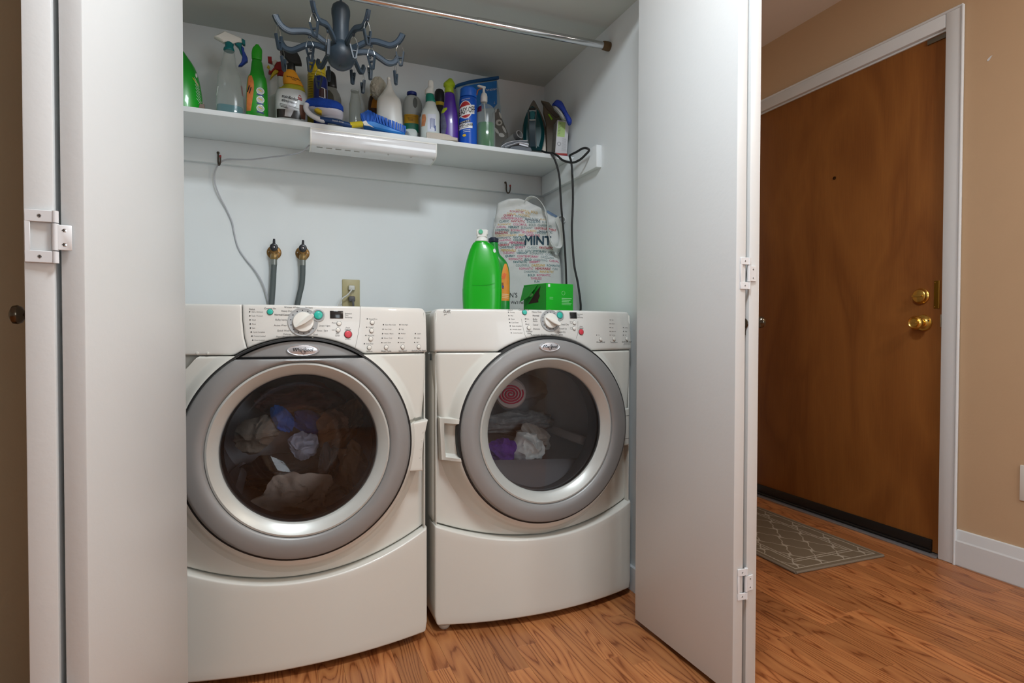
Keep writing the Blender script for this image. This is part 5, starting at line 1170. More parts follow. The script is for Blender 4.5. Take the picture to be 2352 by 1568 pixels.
# ------------------------------------------------------------------ strip light under the shelf, its cord, hooks
xl_, xr_ = 0.0935, 0.5445
lf = thing('strip_light', 'white strip light fixed under the shelf front, switched off', 'light', (xl_, 2.122, 1.6083))
Lw = xr_-xl_
pr = [(0.0, -0.0005), (-0.010, -0.002), (-0.012, -0.006), (-0.010, -0.034), (-0.006, -0.046), (0.002, -0.054), (0.012, -0.0575), (0.085, -0.0575), (0.088, -0.054), (0.088, -0.0005)]
def extr(p, a, b2): 
    v = [(a, y, z) for y, z in p]+[(b2, y, z) for y, z in p]; n = len(p)
    return v, [(i, (i+1) % n, n+(i+1) % n, n+i) for i in range(n)]+[tuple(range(n-1, -1, -1)), tuple(range(n, 2*n))]
GL = M('glossy white diffuser', (226, 228, 230), 0.12, var=0.01, coat=0.5)
part('diffuser', extr(pr, 0.004, Lw-0.004), GL, lf)
for a, c in ((0, 0.0042), (Lw-0.0042, Lw)): part('end_cap', extr([(y*1.02-0.0006, z*1.02) for y, z in pr], a, c), WPL(), lf)
part('top_rail', box(0, Lw, -0.0135, -0.009, -0.0062, -0.0008, 0.0008), WPL(), lf)
for k in range(5): part('vent_slot', box(0.022+0.032*k, 0.042+0.032*k, 0.012, 0.020, -0.0583, -0.0573), M('slot grey', (150, 150, 144), 0.6), lf)
for k in range(4): part('clip_tab', box(0.185+0.085*k, 0.189+0.085*k, 0.004, 0.010, -0.0595, -0.056, 0.0006), M('slot grey', (150, 150, 144), 0.6), lf)
wc = [(xl_-0.001, 2.165, 1.562)]+cordp([(690, 350, 2.20), (655, 357, 2.25), (620, 361, 2.29), (580, 366, 2.33), (545, 366, 2.36), (520, 366, 2.377), (505, 374, 2.380), (498, 384, 2.378), (492.5, 402, 2.385), (495, 425, 2.392), (506, 453, 2.398), (520, 480, 2.402), (533, 510, 2.404), (538, 535, 2.405), (547, 568, 2.405), (562, 592, 2.404), (585, 620, 2.402), (603, 650, 2.398), (614, 682, 2.394), (619, 705, 2.39), (622, 730, 2.385)])
cord('light_cord', wc, 0.0026, M('grey white cord', (182, 184, 190), 0.5), 'pale cord sagging from the strip light over a hook to the washer')
def hook(name, label, u, v, dx=0.0):
    p = at(u, v, 'y', 2.386); h = thing(name, label, 'hook', (p.x, 2.388, p.z)); hm = M('dark hook wire', (74, 62, 52), 0.45, metal=0.5)
    part('hook_wire', tube([(0, 0.002, 0.024), (0, -0.006, 0.023), (0.001, -0.009, 0.010), (0.001, -0.010, -0.012), (0.003, -0.018, -0.026), (0.007, -0.028, -0.027), (0.010, -0.033, -0.016), (0.010, -0.034, 0.0)], 0.0028, 10, 6), hm, h)
    part('red_tip', tube([(0.010, -0.034, -0.002), (0.010, -0.0342, 0.006)], 0.0036, 10, 1), M('red vinyl tip', (150, 30, 34), 0.5), h)
    part('hook_collar', lathe([(0.005, 0.002), (0.005, -0.003), (0.003, -0.004)], 14, 'y', (0, 0, 0.023)), hm, h)
hook('cup_hook', 'dark red tipped hook holding the pale lamp cord', 501, 365)
hook('cup_hook', 'empty red tipped hook under the shelf above the tote bag', 1161, 431)

# ------------------------------------------------------------------ water valves, hoses, outlet
def valve(u, v, label):
    p = at(u, v, 'y', YB-0.012); h = thing('water_valve', label, 'valve', (p.x, YB, p.z))
    BZ = M('old bronze', (140, 106, 62), 0.42, metal=0.75, var=0.2, scale=60)
    fl_ = part('flange', lathe([(0.0265, 0.0005), (0.0265, -0.003), (0.024, -0.005), (0.013, -0.006), (0.012, -0.010)], 32, 'y'), BZ, h)
    for s_ in (-1, 1): part('flange_screw', lathe([(0.003, -0.0045), (0.003, -0.007), (0.001, -0.0075), (0, -0.0075)], 10, 'y', (s_*0.019, 0, 0.001)), M('screw steel', (150, 140, 120), 0.4, metal=0.7), fl_)
    part('valve_body', lathe([(0.012, -0.004), (0.0125, -0.022), (0.0145, -0.024), (0.0145, -0.038), (0.010, -0.042), (0, -0.042)], 24, 'y', (0, 0, 0.002)), BZ, h)
    part('outlet_nut', lathe([(0.0125, -0.030), (0.0140, -0.028), (0.0140, -0.014), (0.0115, -0.010), (0.0115, 0.0)], 8, 'z', (0, -0.031, 0)), M('nut brass', (150, 124, 80), 0.4, metal=0.7), h)
    lv = part('lever_hub', lathe([(0.0145, -0.042), (0.0150, -0.046), (0.0145, -0.053), (0.011, -0.055), (0.006, -0.0545), (0, -0.0545)], 28, 'y', (0, 0, 0.0145)), M('black lever', (28, 30, 36), 0.3), h)
    part('lever_arm', prism([(-0.0055, 0.020), (0.0055, 0.020), (0.0050, 0.040), (0.0042, 0.046), (-0.0030, 0.046), (-0.0040, 0.040)], -0.053, -0.045, 0.0015), M('black lever', (28, 30, 36), 0.3), lv)
    part('lever_screw', lathe([(0.0030, -0.0545), (0.0028, -0.0562), (0, -0.0566)], 12, 'y', (0, 0, 0.0145)), CHROME(), lv)
    return p
HO = M('grey rubber hose', (84, 92, 92), 0.6, bump=0.2)
def hose(p, pts, label):
    o = thing('water_hose', label, 'hose', (p.x, YB-0.031, p.z-0.029))
    q = Vector((p.x, YB-0.031, p.z-0.029))
    part('ferrule', tube([(0, 0, 0.002), (0, 0, -0.022)], 0.0112, 18, 1), M('dull ferrule', (142, 146, 142), 0.4, metal=0.7), o)
    part('hose_tube', tube([(0, 0, -0.020)]+[Vector(a)-q for a in cordp(pts)], 0.0104, 16, 8), HO, o)
p = valve(629.5, 579, 'left bronze wall valve with a black lever above the straight hose'); hose(p, [(628.5, 625, 2.379), (627, 655, 2.380), (624.5, 690, 2.380), (623, 720, 2.382), (622, 760, 2.384)], 'straight grey hose running down behind the washer')
p = valve(695, 581, 'right bronze wall valve with a black lever above the bent hose'); hose(p, [(695, 632, 2.379), (693, 655, 2.380), (687, 680, 2.380), (682.5, 705, 2.382), (677, 750, 2.384)], 'grey hose bending to the left behind the washer')
a, c = at(786, 641, 'y', YB-0.005), at(826.5, 641, 'y', YB-0.005); ox = (a.x+c.x)/2; ow = c.x-a.x; oz = a.z-0.0575
oc = thing('wall_outlet', 'beige wall outlet with two plugs on the closet back wall', 'outlet', (ox, YB, oz))
BG = M('beige outlet plastic', (178, 168, 126), 0.4)
part('cover_plate', box(-ow/2, ow/2, -0.0065, 0.0005, -0.0575, 0.0575, 0.0025), BG, oc)
def rc(z): return lathe([(0.0165, -0.005), (0.0165, -0.0085), (0.0155, -0.0095), (0, -0.0095)], 28, 'y', (0.001, 0, z), cap=False)
for z in (0.0225, -0.0225):
    v, f = rc(z); v = [(x, y, z+max(-0.0135, min(0.0135, zz-z))) for x, y, zz in v]; part('receptacle', (v, f), BG, oc)
part('outlet_screw', lathe([(0.0028, -0.006), (0.002, -0.0075), (0, -0.0075)], 10, 'y'), M('screw steel', (150, 140, 120), 0.4, metal=0.7), oc)
pl_ = thing('power_plug', 'white plug and cord in the upper socket of the beige outlet', 'plug', (ox+0.001, YB-0.0095, oz+0.0225))
part('plug_body', box(-0.012, 0.012, -0.016, 0, -0.010, 0.010, 0.004), M('pale plug plastic', (206, 206, 200), 0.4), pl_)
q0 = Vector((ox+0.001, YB-0.0095, oz+0.0225))
part('plug_cord', tube([(0.002, -0.014, -0.002)]+[Vector(k)-q0 for k in cordp([(806, 668, 2.372), (797, 678, 2.375), (788, 684, 2.377), (781, 694, 2.379), (777, 708, 2.380), (774, 730, 2.382)])], 0.0030, 10, 6), M('pale plug plastic', (206, 206, 200), 0.4), pl_)
pl_ = thing('power_plug', 'dark grey plug and cord in the lower socket of the beige outlet', 'plug', (ox+0.001, YB-0.0095, oz-0.0225))
DG = M('dark grey plug', (86, 84, 86), 0.5)
part('plug_body', box(-0.0125, 0.0125, -0.022, 0, -0.011, 0.011, 0.005), DG, pl_)
part('plug_cord', tube([(0.002, -0.020, -0.004), (0.004, -0.026, -0.018), (0.005, -0.024, -0.045), (0.005, -0.022, -0.09)], 0.0042, 10, 6), DG, pl_)

# ------------------------------------------------------------------ eight armed clip hanger on the rod
hx = at(783, 100, 'y', 1.874).x; HZ = lambda v: at(783, v, 'y', 1.874).z
hg = thing('clip_hanger', 'slate blue eight armed clip drying hanger hanging from the rod', 'drying hanger', (hx, 1.874, 1.955))
SB = M('slate blue plastic', (44, 58, 70), 0.42, var=0.06, scale=60, bump=0.15, bscale=400); WR = M('thin steel wire', (180, 182, 180), 0.25, metal=1.0)
zz = lambda v: HZ(v)-1.955
part('hub', lathe([(0, zz(160)), (0.018, zz(158)), (0.034, zz(150)), (0.0435, zz(138)), (0.0465, zz(127)), (0.0445, zz(116)), (0.038, zz(106)), (0.028, zz(100)), (0.0255, zz(85)), (0.0240, zz(66)), (0.0255, zz(48)), (0.0285, zz(34)), (0.0285, zz(24)), (0.025, zz(15)), (0.016, zz(9)), (0.006, zz(6))], 40, cap=False), SB, hg)
part('hanging_hook', tube([(0, 0, zz(8)), (0, 0, zz(-4)), (0, 0.002, -0.016), (0.0, -0.015, -0.006), (0, -0.0165, 0.006), (0, -0.008, 0.0185), (0, 0.007, 0.0185), (0, 0.0165, 0.006), (0, 0.0165, -0.006)], 0.0036, 12, 6), SB, hg)
part('drain_hole', lathe([(0.003, 0.0), (0.003, -0.0012), (0, -0.0012)], 10, 'z', (-0.004, -0.018, zz(157.5)), cap=False), BLACK(), hg)
a0 = math.atan2(1.874, hx)-pi/2
ARM = [(0.024, -0.150), (0.052, -0.142), (0.080, -0.131), (0.108, -0.128), (0.135, -0.136), (0.158, -0.143), (0.178, -0.138), (0.192, -0.124), (0.199, -0.110)]
dz0 = zz(112)+0.150-0.004
cz = zz(112)
def clip_mesh():
    v = MB()
    for s_ in (-1, 1):
        v.add(*tube([(s_*0.0115, 0, -0.002), (s_*0.0095, 0, -0.014), (s_*0.0060, 0, -0.030), (s_*0.0036, 0, -0.043)], 1, 8, 3, flat=(0.0044, 0.0024), up=(1, 0, 0)))
    v.add(*box(-0.0085, 0.0085, -0.0036, 0.0036, -0.0225, -0.0180, 0.001, 1)); v.add(*box(-0.0046, 0.0046, -0.004, 0.004, -0.0455, -0.0395, 0.0012, 1))
    w_ = tube([(0.0085, 0.001, -0.020), (0.0115, 0.001, -0.004), (0.009, 0, 0.010), (0.004, 0, 0.021), (0, 0, 0.0235), (-0.004, 0, 0.021), (-0.009, 0, 0.010), (-0.0115, -0.001, -0.004), (-0.0085, -0.001, -0.020)], 0.0007, 6, 5)
    return v, w_
cm, wm = clip_mesh(); cproto = None
for k in range(8):
    a = a0+rad(22.5+45*k); d = Vector((cos(a), sin(a), 0)); 
    P = [d*r+Vector((0, 0, z+dz0)) for r, z in ARM]; up = Vector((0, 0, 1))
    arm = part('arm', tube(P, 1, 8, 5, flat=(0.0048, 0.0085)), SB, hg)
    part('arm_channel', tube([p+up*0.0 for p in smooth_path(P, 4)[4:-1]], 1, 8, 1, flat=(0.0058, 0.0050)), M('slate blue web', (66, 82, 98), 0.5), arm)
    for r_, dzz in ((0.190, -0.016), (0.098, -0.012)):
        zc = min(z for r, z in ARM if abs(r-r_) < 0.02)+dz0+ (0.006 if r_ > .15 else -0.008)
        e = d*r_+Vector((0, 0, zc))
        part('arm_eyelet', xf(lathe([(0.0042, -0.0022), (0.0050, 0), (0.0042, 0.0022), (0.0028, 0.0022), (0.0028, -0.0022), (0.0042, -0.0022)], 14, 'y', cap=False), Matrix.Translation(e+Vector((0, 0, -0.004))) @ Matrix.Rotation(a, 4, 'Z')), SB, arm)
        if cproto is None:
            cproto = (cm.build('clip', SB, hg), MB().add(*wm).build('clip_wire', WR, None))
            c_, w_ = cproto; w_.parent = c_
        else:
            c_ = cproto[0].copy(); w_ = cproto[1].copy(); COL.objects.link(c_); COL.objects.link(w_); c_.parent = hg; w_.parent = c_
        rzc = a+R.choice((0.2, 0.9, 1.5, -0.6))+R.uniform(-.3, .3)
        c_.location = e+Vector((0, 0, -0.031)); c_.rotation_euler = (R.uniform(-.06, .06), R.uniform(-.10, .10), rzc)

# ------------------------------------------------------------------ things on the dryer
TOPZ = 0.9637
b = Item('detergent_jug', 'large green detergent jug with a white dispensing spout on the dryer', 'jug', 1106.5, 1.975, zb=TOPZ)
GJ = M('lime green jug plastic', (6, 172, 20), 0.32, coat=0.2)
b.loft('jug_body', [('b', 1064, 1150, 0.62, 3), (690, 1062.5, 1152, 0.62, 3), (665, 1062, 1152.5, 0.62, 3), (662, 1062.5, 1152, 0.62, 3), (640, 1064, 1152, 0.62, 3), (610, 1069, 1149, 0.62, 2.8), (580, 1077, 1141, 0.62, 2.6), (565, 1083, 1133, 0.65, 2.4), (558, 1087, 1123, 0.8, 2.2), (555, 1089, 1121, 1, 2)], GJ)
q = MB(); b.disc(q, 1135.5, 577, 3.2, 5, 0.0009, mi=0); b.put('leaf_mark', q, inkW)
q = part('moulded_ridge', tube([(b.X(u), b.front(b.X(u), b.Z(v))-0.0002, b.Z(v)) for u, v in ((1085, 656.5), (1105, 656.5), (1125, 655), (1136, 652))], 0.0022, 8, 5), GJ, b.root)
b.loft('spout_collar', [(556, 1090.5, 1121, 1, 2), (552, 1091, 1120.5, 1, 2), (548, 1094, 1120, 1, 2), (544, 1095.5, 1119, 1, 2)], WPL(), 1)
sp = b.slab('spout', [(1094, 530), (1096, 528.5), (1117.5, 528.5), (1120.5, 530.5), (1120.5, 538), (1118, 541), (1118, 546), (1095.5, 546), (1095.5, 542), (1094, 540)], 0.034, WPL(), -0.002, 0.004)
part('dispense_button', lathe([(5*b.dx, 0.0), (5*b.dx, -0.0045), (4*b.dx, -0.006), (0, -0.006)], 24, 'y', (b.X(1104), -0.019, b.Z(534.5))), M('mint button', (96, 190, 150), 0.35), sp)
b = Item('detergent_jug', 'green bottle with a dark cap and orange flower label behind the jug', 'bottle', 1148, 2.085, zb=TOPZ)
b.loft('bottle_body', [('b', 1127, 1171, 0.62, 2.8), (640, 1127, 1171, 0.62, 2.8), (612, 1126, 1167.5, 0.62, 2.6), (598, 1125, 1161, 0.65, 2.4), (584, 1123.5, 1148, 0.8, 2.2), (572, 1123, 1145, 0.95, 2), (557, 1123.5, 1144, 1, 2)], M('deep green jug plastic', (10, 140, 44), 0.32, coat=0.2))
b.patch('orange_label', [(691, 1151.5, 1169.5), (672, 1151, 1170), (655, 1150.5, 1170), (635, 1151.5, 1169.5), (616, 1155, 1166.5), (606.5, 1159, 1163)], M('orange flower label', (232, 146, 48), 0.45, var=0.25, scale=30))
q = MB()
for k in range(5):
    a = rad(60+30*k); strip(b, q, (1158.5, 640), (1158.5+7*cos(a), 640-12*sin(a)), 2.2, 0, 0.0012)
strip(b, q, (1155, 664), (1154, 650), 4, 1, 0.0012); b.disc(q, 1155, 659, 2.4, 2.6, 0.0016, mi=2)
for k in range(3): strip(b, q, (1153, 676+4*k), (1168, 677+4*k), 1.2, 3, 0.0012)
b.put('label_print', q, [PR((238, 108, 50), 'coral print'), PR((150, 80, 50), 'brown orange print'), PR((60, 76, 150), 'indigo print'), PR((246, 214, 170), 'cream print')])

b.loft('cap', [(557, 1121.5, 1144.5, 1, 2), (548, 1121.5, 1144.5, 1, 2), (545.5, 1124, 1142, 1, 2)], M('navy cap', (34, 40, 60), 0.4), 1)

# tote bag: front sheet with prints, back sheet, two strap handles
b = Item('tote_bag', 'white tote bag covered in colourful printed words on the dryer', 'bag', 1212, 2.27, zb=TOPZ)
Lf = [(703, 1150), (660, 1146), (620, 1143), (590, 1140), (560, 1131), (535, 1132), (510, 1136), (490, 1139), (468, 1142)]
Rt = [(703, 1292), (660, 1291), (620, 1289), (596, 1286), (584, 1281), (574, 1286), (560, 1289), (530, 1285), (506, 1282)]
Tp = [(0.0, 468), (0.10, 464), (0.2, 460), (0.35, 460), (0.5, 465), (0.62, 474), (0.75, 486), (0.9, 498), (1.0, 506)]
def lerp_t(T, t):
    t = max(0.0, min(1.0, t))
    for (a, x), (c, y) in zip(T, T[1:]):
        if t <= c: return x+(y-x)*(t-a)/(c-a)
    return T[-1][1]
def side(T, v):
    T = sorted(T)
    if v <= T[0][0]: return T[0][1]
    for (a, x), (c, y) in zip(T, T[1:]):
        if v <= c: return x+(y-x)*(v-a)/(c-a)
    return T[-1][1]
def bag_y(u, v):
    l, r = side(Lf, v), side(Rt, v); s_ = max(-1, min(1, 2*(u-l)/(r-l)-1)); base = -0.050*(1-abs(s_)**2.6)**0.6*(0.55+0.45*sstep((v-465)/80))
    x = (u-1130)/160
    w_ = 0.006*sin((v-510+28*x)*0.20)*sstep((575-v)/60)+0.005*sin((v+0.5*u)*0.13)*sstep((600-v)/40)
    w_ += 0.010*math.exp(-((v-582-6*(1-x))/7)**2)*sstep((u-1215)/50)-0.006*math.exp(-((v-500-22*x)/9)**2)
    w_ += 0.004*noise.noise(Vector((u*0.03, v*0.03, 0)))
    return base+w_
def bag_sheet(sign):
    NU, NV = 41, 49
    def P(i, j):
        s_ = i/(NU-1); t = j/(NV-1); vt = lerp_t(Tp, s_); v = 703+(vt-703)*t
        l, r = side(Lf, max(v, 468)), side(Rt, max(v, 506)); u = l+(r-l)*s_
        y = bag_y(u, v) if sign < 0 else 0.045*(1-abs(2*s_-1)**2.6)**0.6*(1-0.5*t)
        z = b.Z(v) if j else 0.001
        return (b.X(u), y, max(z, 0.001))
    return grid(NU, NV, P)
CT = M('white canvas', (214, 216, 214), 0.85, var=0.04, scale=40, bump=0.25, bscale=500)
fs = bag_sheet(-1); bk = bag_sheet(1)
mb_ = MB().add(*fs).add(bk[0], [tuple(reversed(f)) for f in bk[1]])
o = mb_.build('bag_body', CT, b.root); sd = o.modifiers.new('thickness', 'SOLIDIFY'); sd.thickness = 0.0016; sd.offset = 0
def strap(name, pts): return part(name, tube([b.pt(*p) for p in pts], 1, 8, 6, flat=(0.0115, 0.0009)), CT, b.root)
strap('strap_handle', [(1206, 468, -.018), (1212, 460, -.026), (1221, 456.5, -.034), (1233, 461, -.044), (1244, 474, -.054), (1252, 492, -.062), (1256, 515, -.066), (1258, 540, -.068), (1263, 560, -.068), (1274, 572, -.066), (1283, 571, -.062), (1287, 555, -.058), (1287, 535, -.054), (1281, 516, -.048), (1276, 504, -.040)])
strap('strap_handle', [(1276, 508, .006), (1283, 500, 0.0), (1291, 498, -.006), (1297, 503, -.010), (1298, 510, -.010), (1292, 515, -.006)])
b.slab('blue_packet', [(1252, 484), (1258, 483), (1284, 498), (1280, 507), (1266, 503), (1254, 494)], 0.012, M('blue grey packet', (86, 118, 152), 0.4, var=0.4, scale=40), 0.008, 0.002)
cw = {'p': (206, 60, 120), 'r': (186, 34, 60), 't': (30, 108, 118), 'g': (120, 146, 150), 'y': (222, 178, 74), 'd': (30, 66, 86), 'k': (40, 40, 46)}
keys = list(cw); tm = MB()
def put_word(s_, u, v, col, bold, hz, italic=0.0, slope=0.0):
    h = hz*(b.Z(599)-b.Z(600)); t = text(s_, h, bold, italic, 'LEFT', 0.86)
    if not t[0]: return 0
    wpx = max(p[0] for p in t[0])/b.dx; vs = []
    for p in t[0]:
        uu = u+p[0]/b.dx; vv = v+hz/2-p[1]/h*hz-(uu-u)*slope*-1
        vs.append((b.X(uu), bag_y(uu, vv)-0.0022, b.Z(vv)))
    tm.add(vs, t[1], keys.index(col)); return wpx
ROWS = [(1184, 484.5, 'y', 'COLORFUL BOLD'), (1171, 487, 'r', 'ROMANTIC', 'y', 'FUN'), (1164, 493, 'y', 'CASUAL MODERN'), (1157, 497, 'r', '*QUIRKY', 'g', 'MODERN CLASSIC', 'y', 'FUN'), (1152, 503.5, 'p', 'CONTEMPORARY', 'd', '*MEMORABLE'), (1147, 510.5, 't', 'CLASSIC', 'r', '*FANTASTIC', 't', 'DAZZLING', 'g', 'FUN'),
 (1143.5, 517.5, 'y', 'ROMANTIC', 'p', 'COLORFUL', 'g', 'BOLD CHARMING'), (1141, 524, 'p', 'CASUAL', 't', '*VIBRANT', 'g', 'ELEGANT', 'r', '*UNFORGETTABLE'), (1138, 530.5, 't', 'CHARMING', 'p', 'ROMANTIC', 'y', 'CLASSIC', 'd', '*FANTASTIC', 'r', 'CASUAL'), (1137, 537, 'r', '*DAZZLING', 't', '*QUIRKY', 'p', 'MODERN', 't', 'TIMELESS'),
 (1138.5, 543, 'y', 'CONTEMPORARY EASY', 'p', 'DAZZLING', 't', 'UNFORGETTABLE'), (1143, 548.5, 'd', 'ROMANTIC', 't', '*FANTASTIC'), (1143, 554.5, 'p', 'CHARMING', 't', '*COLORFUL'), (1143.5, 560.5, 'g', 'CASUAL', 'p', '*MEMORABLE'), (1145.5, 565.5, 'r', '*VIBRANT', 't', 'CHARMING'), (1148, 570.5, 't', 'CHARMING', 'p', '*QUIRKY', 'g', 'CLASSIC', 'r', '*FANTASTIC'),
 (1150.5, 577, 'y', '*MEMORABLE', 'g', 'FUN', 't', 'CONTEMPORARY', 'r', '*FANTASTIC', 'd', 'BOLD'), (1157, 582.7, 'p', 'ELEGANT', 't', '*VIBRANT', 'g', 'ROMANTIC QUIRKY'), (1161, 590, 't', '*QUIRKY', 'p', 'CONTEMPORARY', 'g', 'DAZZLING', 'p', 'COLORFUL'), (1169, 597.5, 'p', 'ROMANTIC', 't', '*BOLD', 'g', 'CHARMING', 'p', 'CASUAL FUN'), (1179, 604.3, 't', '*FANTASTIC', 'p', '*DREAMY', 'r', 'UNFORGETTABLE'),
 (1185, 612, 'g', 'COLORFUL', 'y', '*DAZZLING', 't', 'ROMANTIC'), (1193, 619.5, 'p', 'ROMANTIC', 'r', '*MEMORABLE', 'g', 'FUN'), (1203, 626.5, 'g', 'CHARMING', 'y', '*FANTASTIC'), (1212, 634, 't', '*BOLD', 'p', 'ROMANTIC'), (1218.5, 641.5, 'p', 'TIMELESS'), (1227, 648.5, 't', 'FUN')]
for row in ROWS:
    u, v = row[0], row[1]; slope = 0.05 if v < 536 else 0.02 if v < 575 else (0.04 if v < 600 else 0.0); slope += 0.12*sstep((512-v)/25)
    for col, s_ in zip(row[2::2], row[3::2]):
        for wd in s_.split(' '):
            bd = wd.startswith('*'); wd = wd.strip('*')
            if u+len(wd)*3.75 > side(Rt, v): break
            if 1203 < u < 1262 and 545 < v < 567: break
            u += put_word(wd, u, v+(u-row[0])*slope, col, 0.018 if bd else 0.0, 4.9, 0.2 if bd else 0.0, slope)+4.5
put_word('MINT', 1204.5, 556, 'd', 0.035, 20.5)
put_word("EN'S", 1165, 679, 'k', 0.0, 10.5); put_word("We'll help", 1173.5, 695.5, 'k', 0.01, 6.5)
b.put('printed_words', tm, [PR(cw[k], 'bag print '+n) for k, n in zip(keys, ('pink', 'red', 'teal', 'grey', 'gold', 'navy', 'black'))])

# green carton with a torn opening
b = Item('dryer_sheet_box', 'bright green carton torn open at one end on the dryer', 'box', 1255, 1.93, zb=TOPZ)
hB = b.Z(649.5); rv = Vector((at(1316.5, 690, 'y', 1.95).x-b.P.x, 0.02, 0)); lvx = at(1202.5, 690, 'y', 2.06); lv = Vector((lvx.x-b.P.x, 2.06-b.P.y, 0))
rm = Matrix.Rotation(-b.rz, 3, 'Z'); rv = rm @ rv; lv = rm @ lv
pb = [Vector((0, 0, 0)), rv, rv+lv, lv]
part('carton_body', polybox([(p.x, p.y) for p in pb], 0.0006, hB, 0.0012), M('bright green card', (10, 178, 26), 0.4), b.root)
nl = Vector((lv.y, -lv.x, 0)).normalized(); nl = nl if nl.y < 0 else -nl
nr = Vector((rv.y, -rv.x, 0)).normalized(); nr = nr if nr.y < 0 else -nr
def onl(t, z, e): p = lv*t+nl*e; return (p.x, p.y, z*hB)
def onr(t, z, e): p = rv*t+nr*e; return (p.x, p.y, z*hB)
def plate(fn, pts, e, m, name, th=0.0004, par=None):
    n = len(pts); v = [fn(t, z, e) for t, z in pts]+[fn(t, z, e-th) for t, z in pts]
    return part(name, (v, [tuple(range(n)), tuple(range(2*n-1, n-1, -1))]+[(i, (i+1) % n, n+(i+1) % n, n+i) for i in range(n)]), m, par or b.root, smooth=False)
plate(onl, [(0.02, 0.02), (0.98, 0.02), (0.98, 0.98), (0.02, 0.98)], 0.0006, M('mid green card', (18, 138, 34), 0.4), 'side_panel')
plate(onl, [(0.24, 0.92), (0.30, 0.70), (0.27, 0.60), (0.34, 0.48), (0.33, 0.40), (0.78, 0.36), (0.60, 0.56), (0.45, 0.74)], 0.0012, M('dark carton inside', (40, 20, 8), 0.8), 'torn_opening')
fl2 = MB(); fp = [onl(0.36, 0.98, 0.001), onl(1.0, 0.92, 0.001), (onl(0.95, 0.42, 0.024)), onl(0.60, 0.60, 0.018)]
part('torn_flap', (fp+[tuple(Vector(p)+Vector((0.0006, 0.0008, 0))) for p in fp], [(0, 1, 2, 3), (7, 6, 5, 4), (0, 4, 5, 1), (1, 5, 6, 2), (2, 6, 7, 3), (3, 7, 4, 0)]), M('mid green card', (18, 138, 34), 0.4), b.root, smooth=False)
plate(onr, [(0.055, 0.88), (0.13, 0.88), (0.13, 0.97), (0.055, 0.97)], 0.0006, inkW, 'white_logo_square')
q = MB()
def rtext(s_, t, z, h, al='LEFT'):
    tt = text(s_, h, 0.01, 0, al, 0.9); q.add([tuple(rv*t+nr*0.0008+rv.normalized()*p[0]+Vector((0, 0, z*hB+p[1]))) for p in tt[0]], tt[1])
def rbar(t0, t1, z, h):
    q.add([tuple(rv*t+nr*0.0008+Vector((0, 0, z*hB+d))) for t, d in ((t0, 0), (t1, 0), (t1, h), (t0, h))], [(0, 1, 2, 3)])
for k in range(3): rbar(0.56, 0.94-0.05*k, 0.52-0.055*k, 0.0022)
for k in range(2): rbar(0.56, 0.93-0.03*k, 0.36-0.04*k, 0.0014)
for k in range(2): rbar(0.11, 0.24, 0.54-0.05*k, 0.0016)
rg = [tuple(rv*0.62+nr*0.0008+rv.normalized()*(0.0075*cos(k*pi/12))+Vector((0, 0, 0.70*hB+0.0075*sin(k*pi/12)))) for k in range(25)]; q.add(*tube(rg, 0.0006, 5, 1))
b.put('printed_words', q, PR((170, 240, 170), 'mint print'))
q = MB()
for t, z in ((0.56, 0.86), (0.66, 0.66)): q.add([onl(t+0.10*cos(k*pi/6)*0.8+0.05*sin(k*pi/6), z+0.05*sin(k*pi/6)+0.04*cos(k*pi/6)*-1, 0.0016) for k in range(12)], [tuple(range(12))])
b.put('leaf_print', q, PR((150, 226, 140), 'pale green print'))

# ------------------------------------------------------------------ laundry seen through the door glass
def cloth(name, label, u, v, yw, ru, rv_, dep, col, seed, amp=0.22, fr=2.2, rough=0.95, var=0.12, tilt=0.0, bump=0.5):
    p = at(u, v, 'y', yw); f_ = (p-CO).dot(FW)/FPX
    o_ = Vector((seed*3.1, seed*1.7, seed*5.3)); c, s_ = cos(tilt), sin(tilt); N_ = 44
    def P(i, j):
        a_, b_ = 2*i/(N_-1)-1, 2*j/(N_-1)-1
        x, z = a_*sqrt(1-b_*b_/2), b_*sqrt(1-a_*a_/2); rr = sqrt(x*x+z*z); th = math.atan2(z, x)
        e = 1+0.28*noise.noise(Vector((cos(th)*1.3, sin(th)*1.3, seed)))+0.10*noise.noise(Vector((cos(th)*4, sin(th)*4, seed+9)))
        q = Vector((x*fr*0.9, z*fr*0.9, 0))+o_; q += noise.noise_vector(q*0.7)*0.7
        fold = 1-2*abs(noise.noise(q)); fold2 = 1-2*abs(noise.noise(q*2.1+Vector((5, 1, 2))))
        h = dep*(-1.1*(1-rr*rr)-amp*3.0*fold*fold-amp*1.1*fold2+0.25)
        xx, zz_ = x*e*ru*f_, z*e*rv_*f_
        return (xx*c-zz_*s_, h, xx*s_+zz_*c)
    r = grid(N_, N_, P); n0 = len(r[0]); v2 = [Vector(q)+Vector((0, 0.004, 0)) for q in r[0]]
    rim = [i for i in range(N_-1)]+[j*N_+N_-1 for j in range(N_-1)]+[N_*N_-1-i for i in range(N_-1)]+[(N_-1-j)*N_ for j in range(N_-1)]
    r = ([Vector(q) for q in r[0]]+v2, list(r[1])+[tuple(k+n0 for k in reversed(f)) for f in r[1]]+[(rim[k], rim[k-1], rim[k-1]+n0, rim[k]+n0) for k in range(len(rim))])
    o = one(name, r, M(label[:28], col, rough, var=var, scale=50, bump=bump, bscale=420), label, 'laundry'); o.location = p; return o
cloth('laundry_towel', 'beige garment at the bottom of the washer drum', 690, 1142, 1.775, 100, 58, 0.040, (214, 196, 182), 1, 0.20, 1.6)
cloth('laundry_shirt', 'brown cloth high on the right inside the washer', 784, 975, 1.90, 62, 42, 0.04, (168, 128, 100), 2, 0.22, 1.8, tilt=0.7)
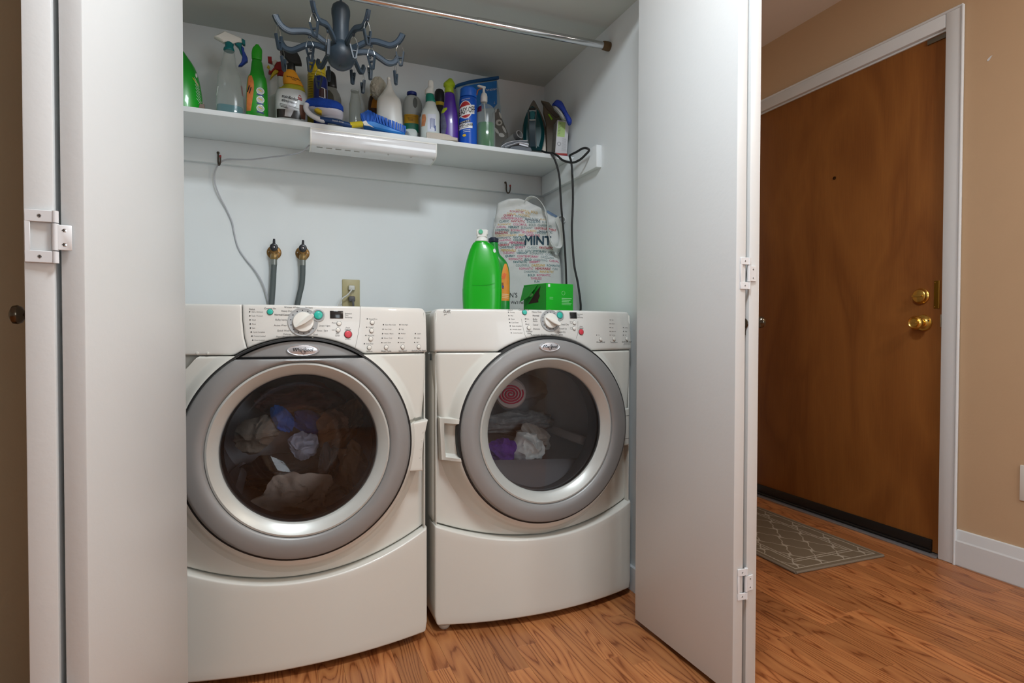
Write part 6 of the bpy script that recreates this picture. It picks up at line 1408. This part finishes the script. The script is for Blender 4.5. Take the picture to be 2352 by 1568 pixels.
cloth('laundry_shirt', 'tan cloth on the right side inside the washer', 806, 1075, 1.87, 40, 62, 0.04, (206, 178, 150), 3, 0.2, 1.8)
cloth('laundry_shirt', 'maroon brown cloth at the top inside the washer', 685, 920, 1.99, 92, 40, 0.035, (140, 98, 90), 4, 0.24, 2.0)
cloth('laundry_shirt', 'bright blue cloth inside the washer left of the middle', 648, 962, 1.89, 22, 34, 0.025, (50, 112, 206), 5, 0.16, 1.3, tilt=0.5)
cloth('laundry_shirt', 'dark blue cloth inside the washer near the middle', 716, 972, 1.93, 44, 24, 0.025, (60, 84, 158), 6, 0.16, 1.3, tilt=-0.6)
cloth('laundry_towel', 'pale grey bundled cloth in the middle of the washer drum', 698, 1022, 1.87, 32, 34, 0.03, (196, 200, 220), 7, 0.12, 1.4)  # blurred glass reflection imitated by a pale bundle
cloth('laundry_shirt', 'grey beige cloth on the left inside the washer', 590, 995, 1.91, 56, 38, 0.04, (168, 156, 142), 8, 0.14, 1.4, tilt=0.5)
cloth('laundry_shirt', 'dark grey knit cloth low on the right inside the washer', 753, 1066, 1.815, 22, 46, 0.025, (96, 94, 96), 9, 0.15, 2.0)
cloth('laundry_shirt', 'black cloth heap low inside the washer', 660, 1082, 1.965, 100, 42, 0.035, (34, 33, 34), 10, 0.2, 2.0)
DYY = 1.588
cloth('laundry_towel', 'purple towel low on the left inside the dryer', 1152, 1038, DYY+0.175, 36, 36, 0.035, (104, 64, 164), 11, 0.13, 1.6)
cloth('laundry_towel', 'pale grey towel folded over in the dryer', 1212, 1030, DYY+0.19, 40, 40, 0.035, (214, 222, 222), 12, 0.15, 1.5, tilt=-0.5)
cloth('laundry_towel', 'grey towel edge curling up behind the pale towel in the dryer', 1228, 1008, DYY+0.275, 46, 32, 0.035, (176, 172, 166), 13, 0.17, 1.8, tilt=-0.7)
cloth('laundry_blanket', 'mottled dark grey fleece across the back of the dryer', 1195, 972, DYY+0.365, 88, 30, 0.04, (150, 150, 150), 14, 0.08, 2.5, var=0.5)
cloth('laundry_shirt', 'grey shirt hanging high on the left in the dryer', 1186, 898, DYY+0.42, 76, 42, 0.04, (156, 156, 160), 15, 0.06, 1.8)
p = at(1173, 904, 'y', DYY+0.285); sw = thing('laundry_shirt', 'white cloth with a red spiral swirl inside the dryer', 'laundry', p, -0.3)
part('cloth_patch', lathe([(0.056, 0.012), (0.050, -0.001), (0.03, -0.006), (0, -0.008)], 36, 'y', cap=False), M('off white cotton', (196, 184, 182), 0.9, bump=0.4, bscale=300), sw)
part('red_spiral', tube([((0.003+0.0104*t/6.28)*cos(t)*1.0, -0.0105+0.0088*((0.003+0.0104*t/6.28)/0.05)**2, (0.003+0.0104*t/6.28)*sin(t)*0.8) for t in [0.35*k for k in range(74)]], 0.0031, 8, 1), M('raspberry print', (190, 40, 78), 0.8), sw)
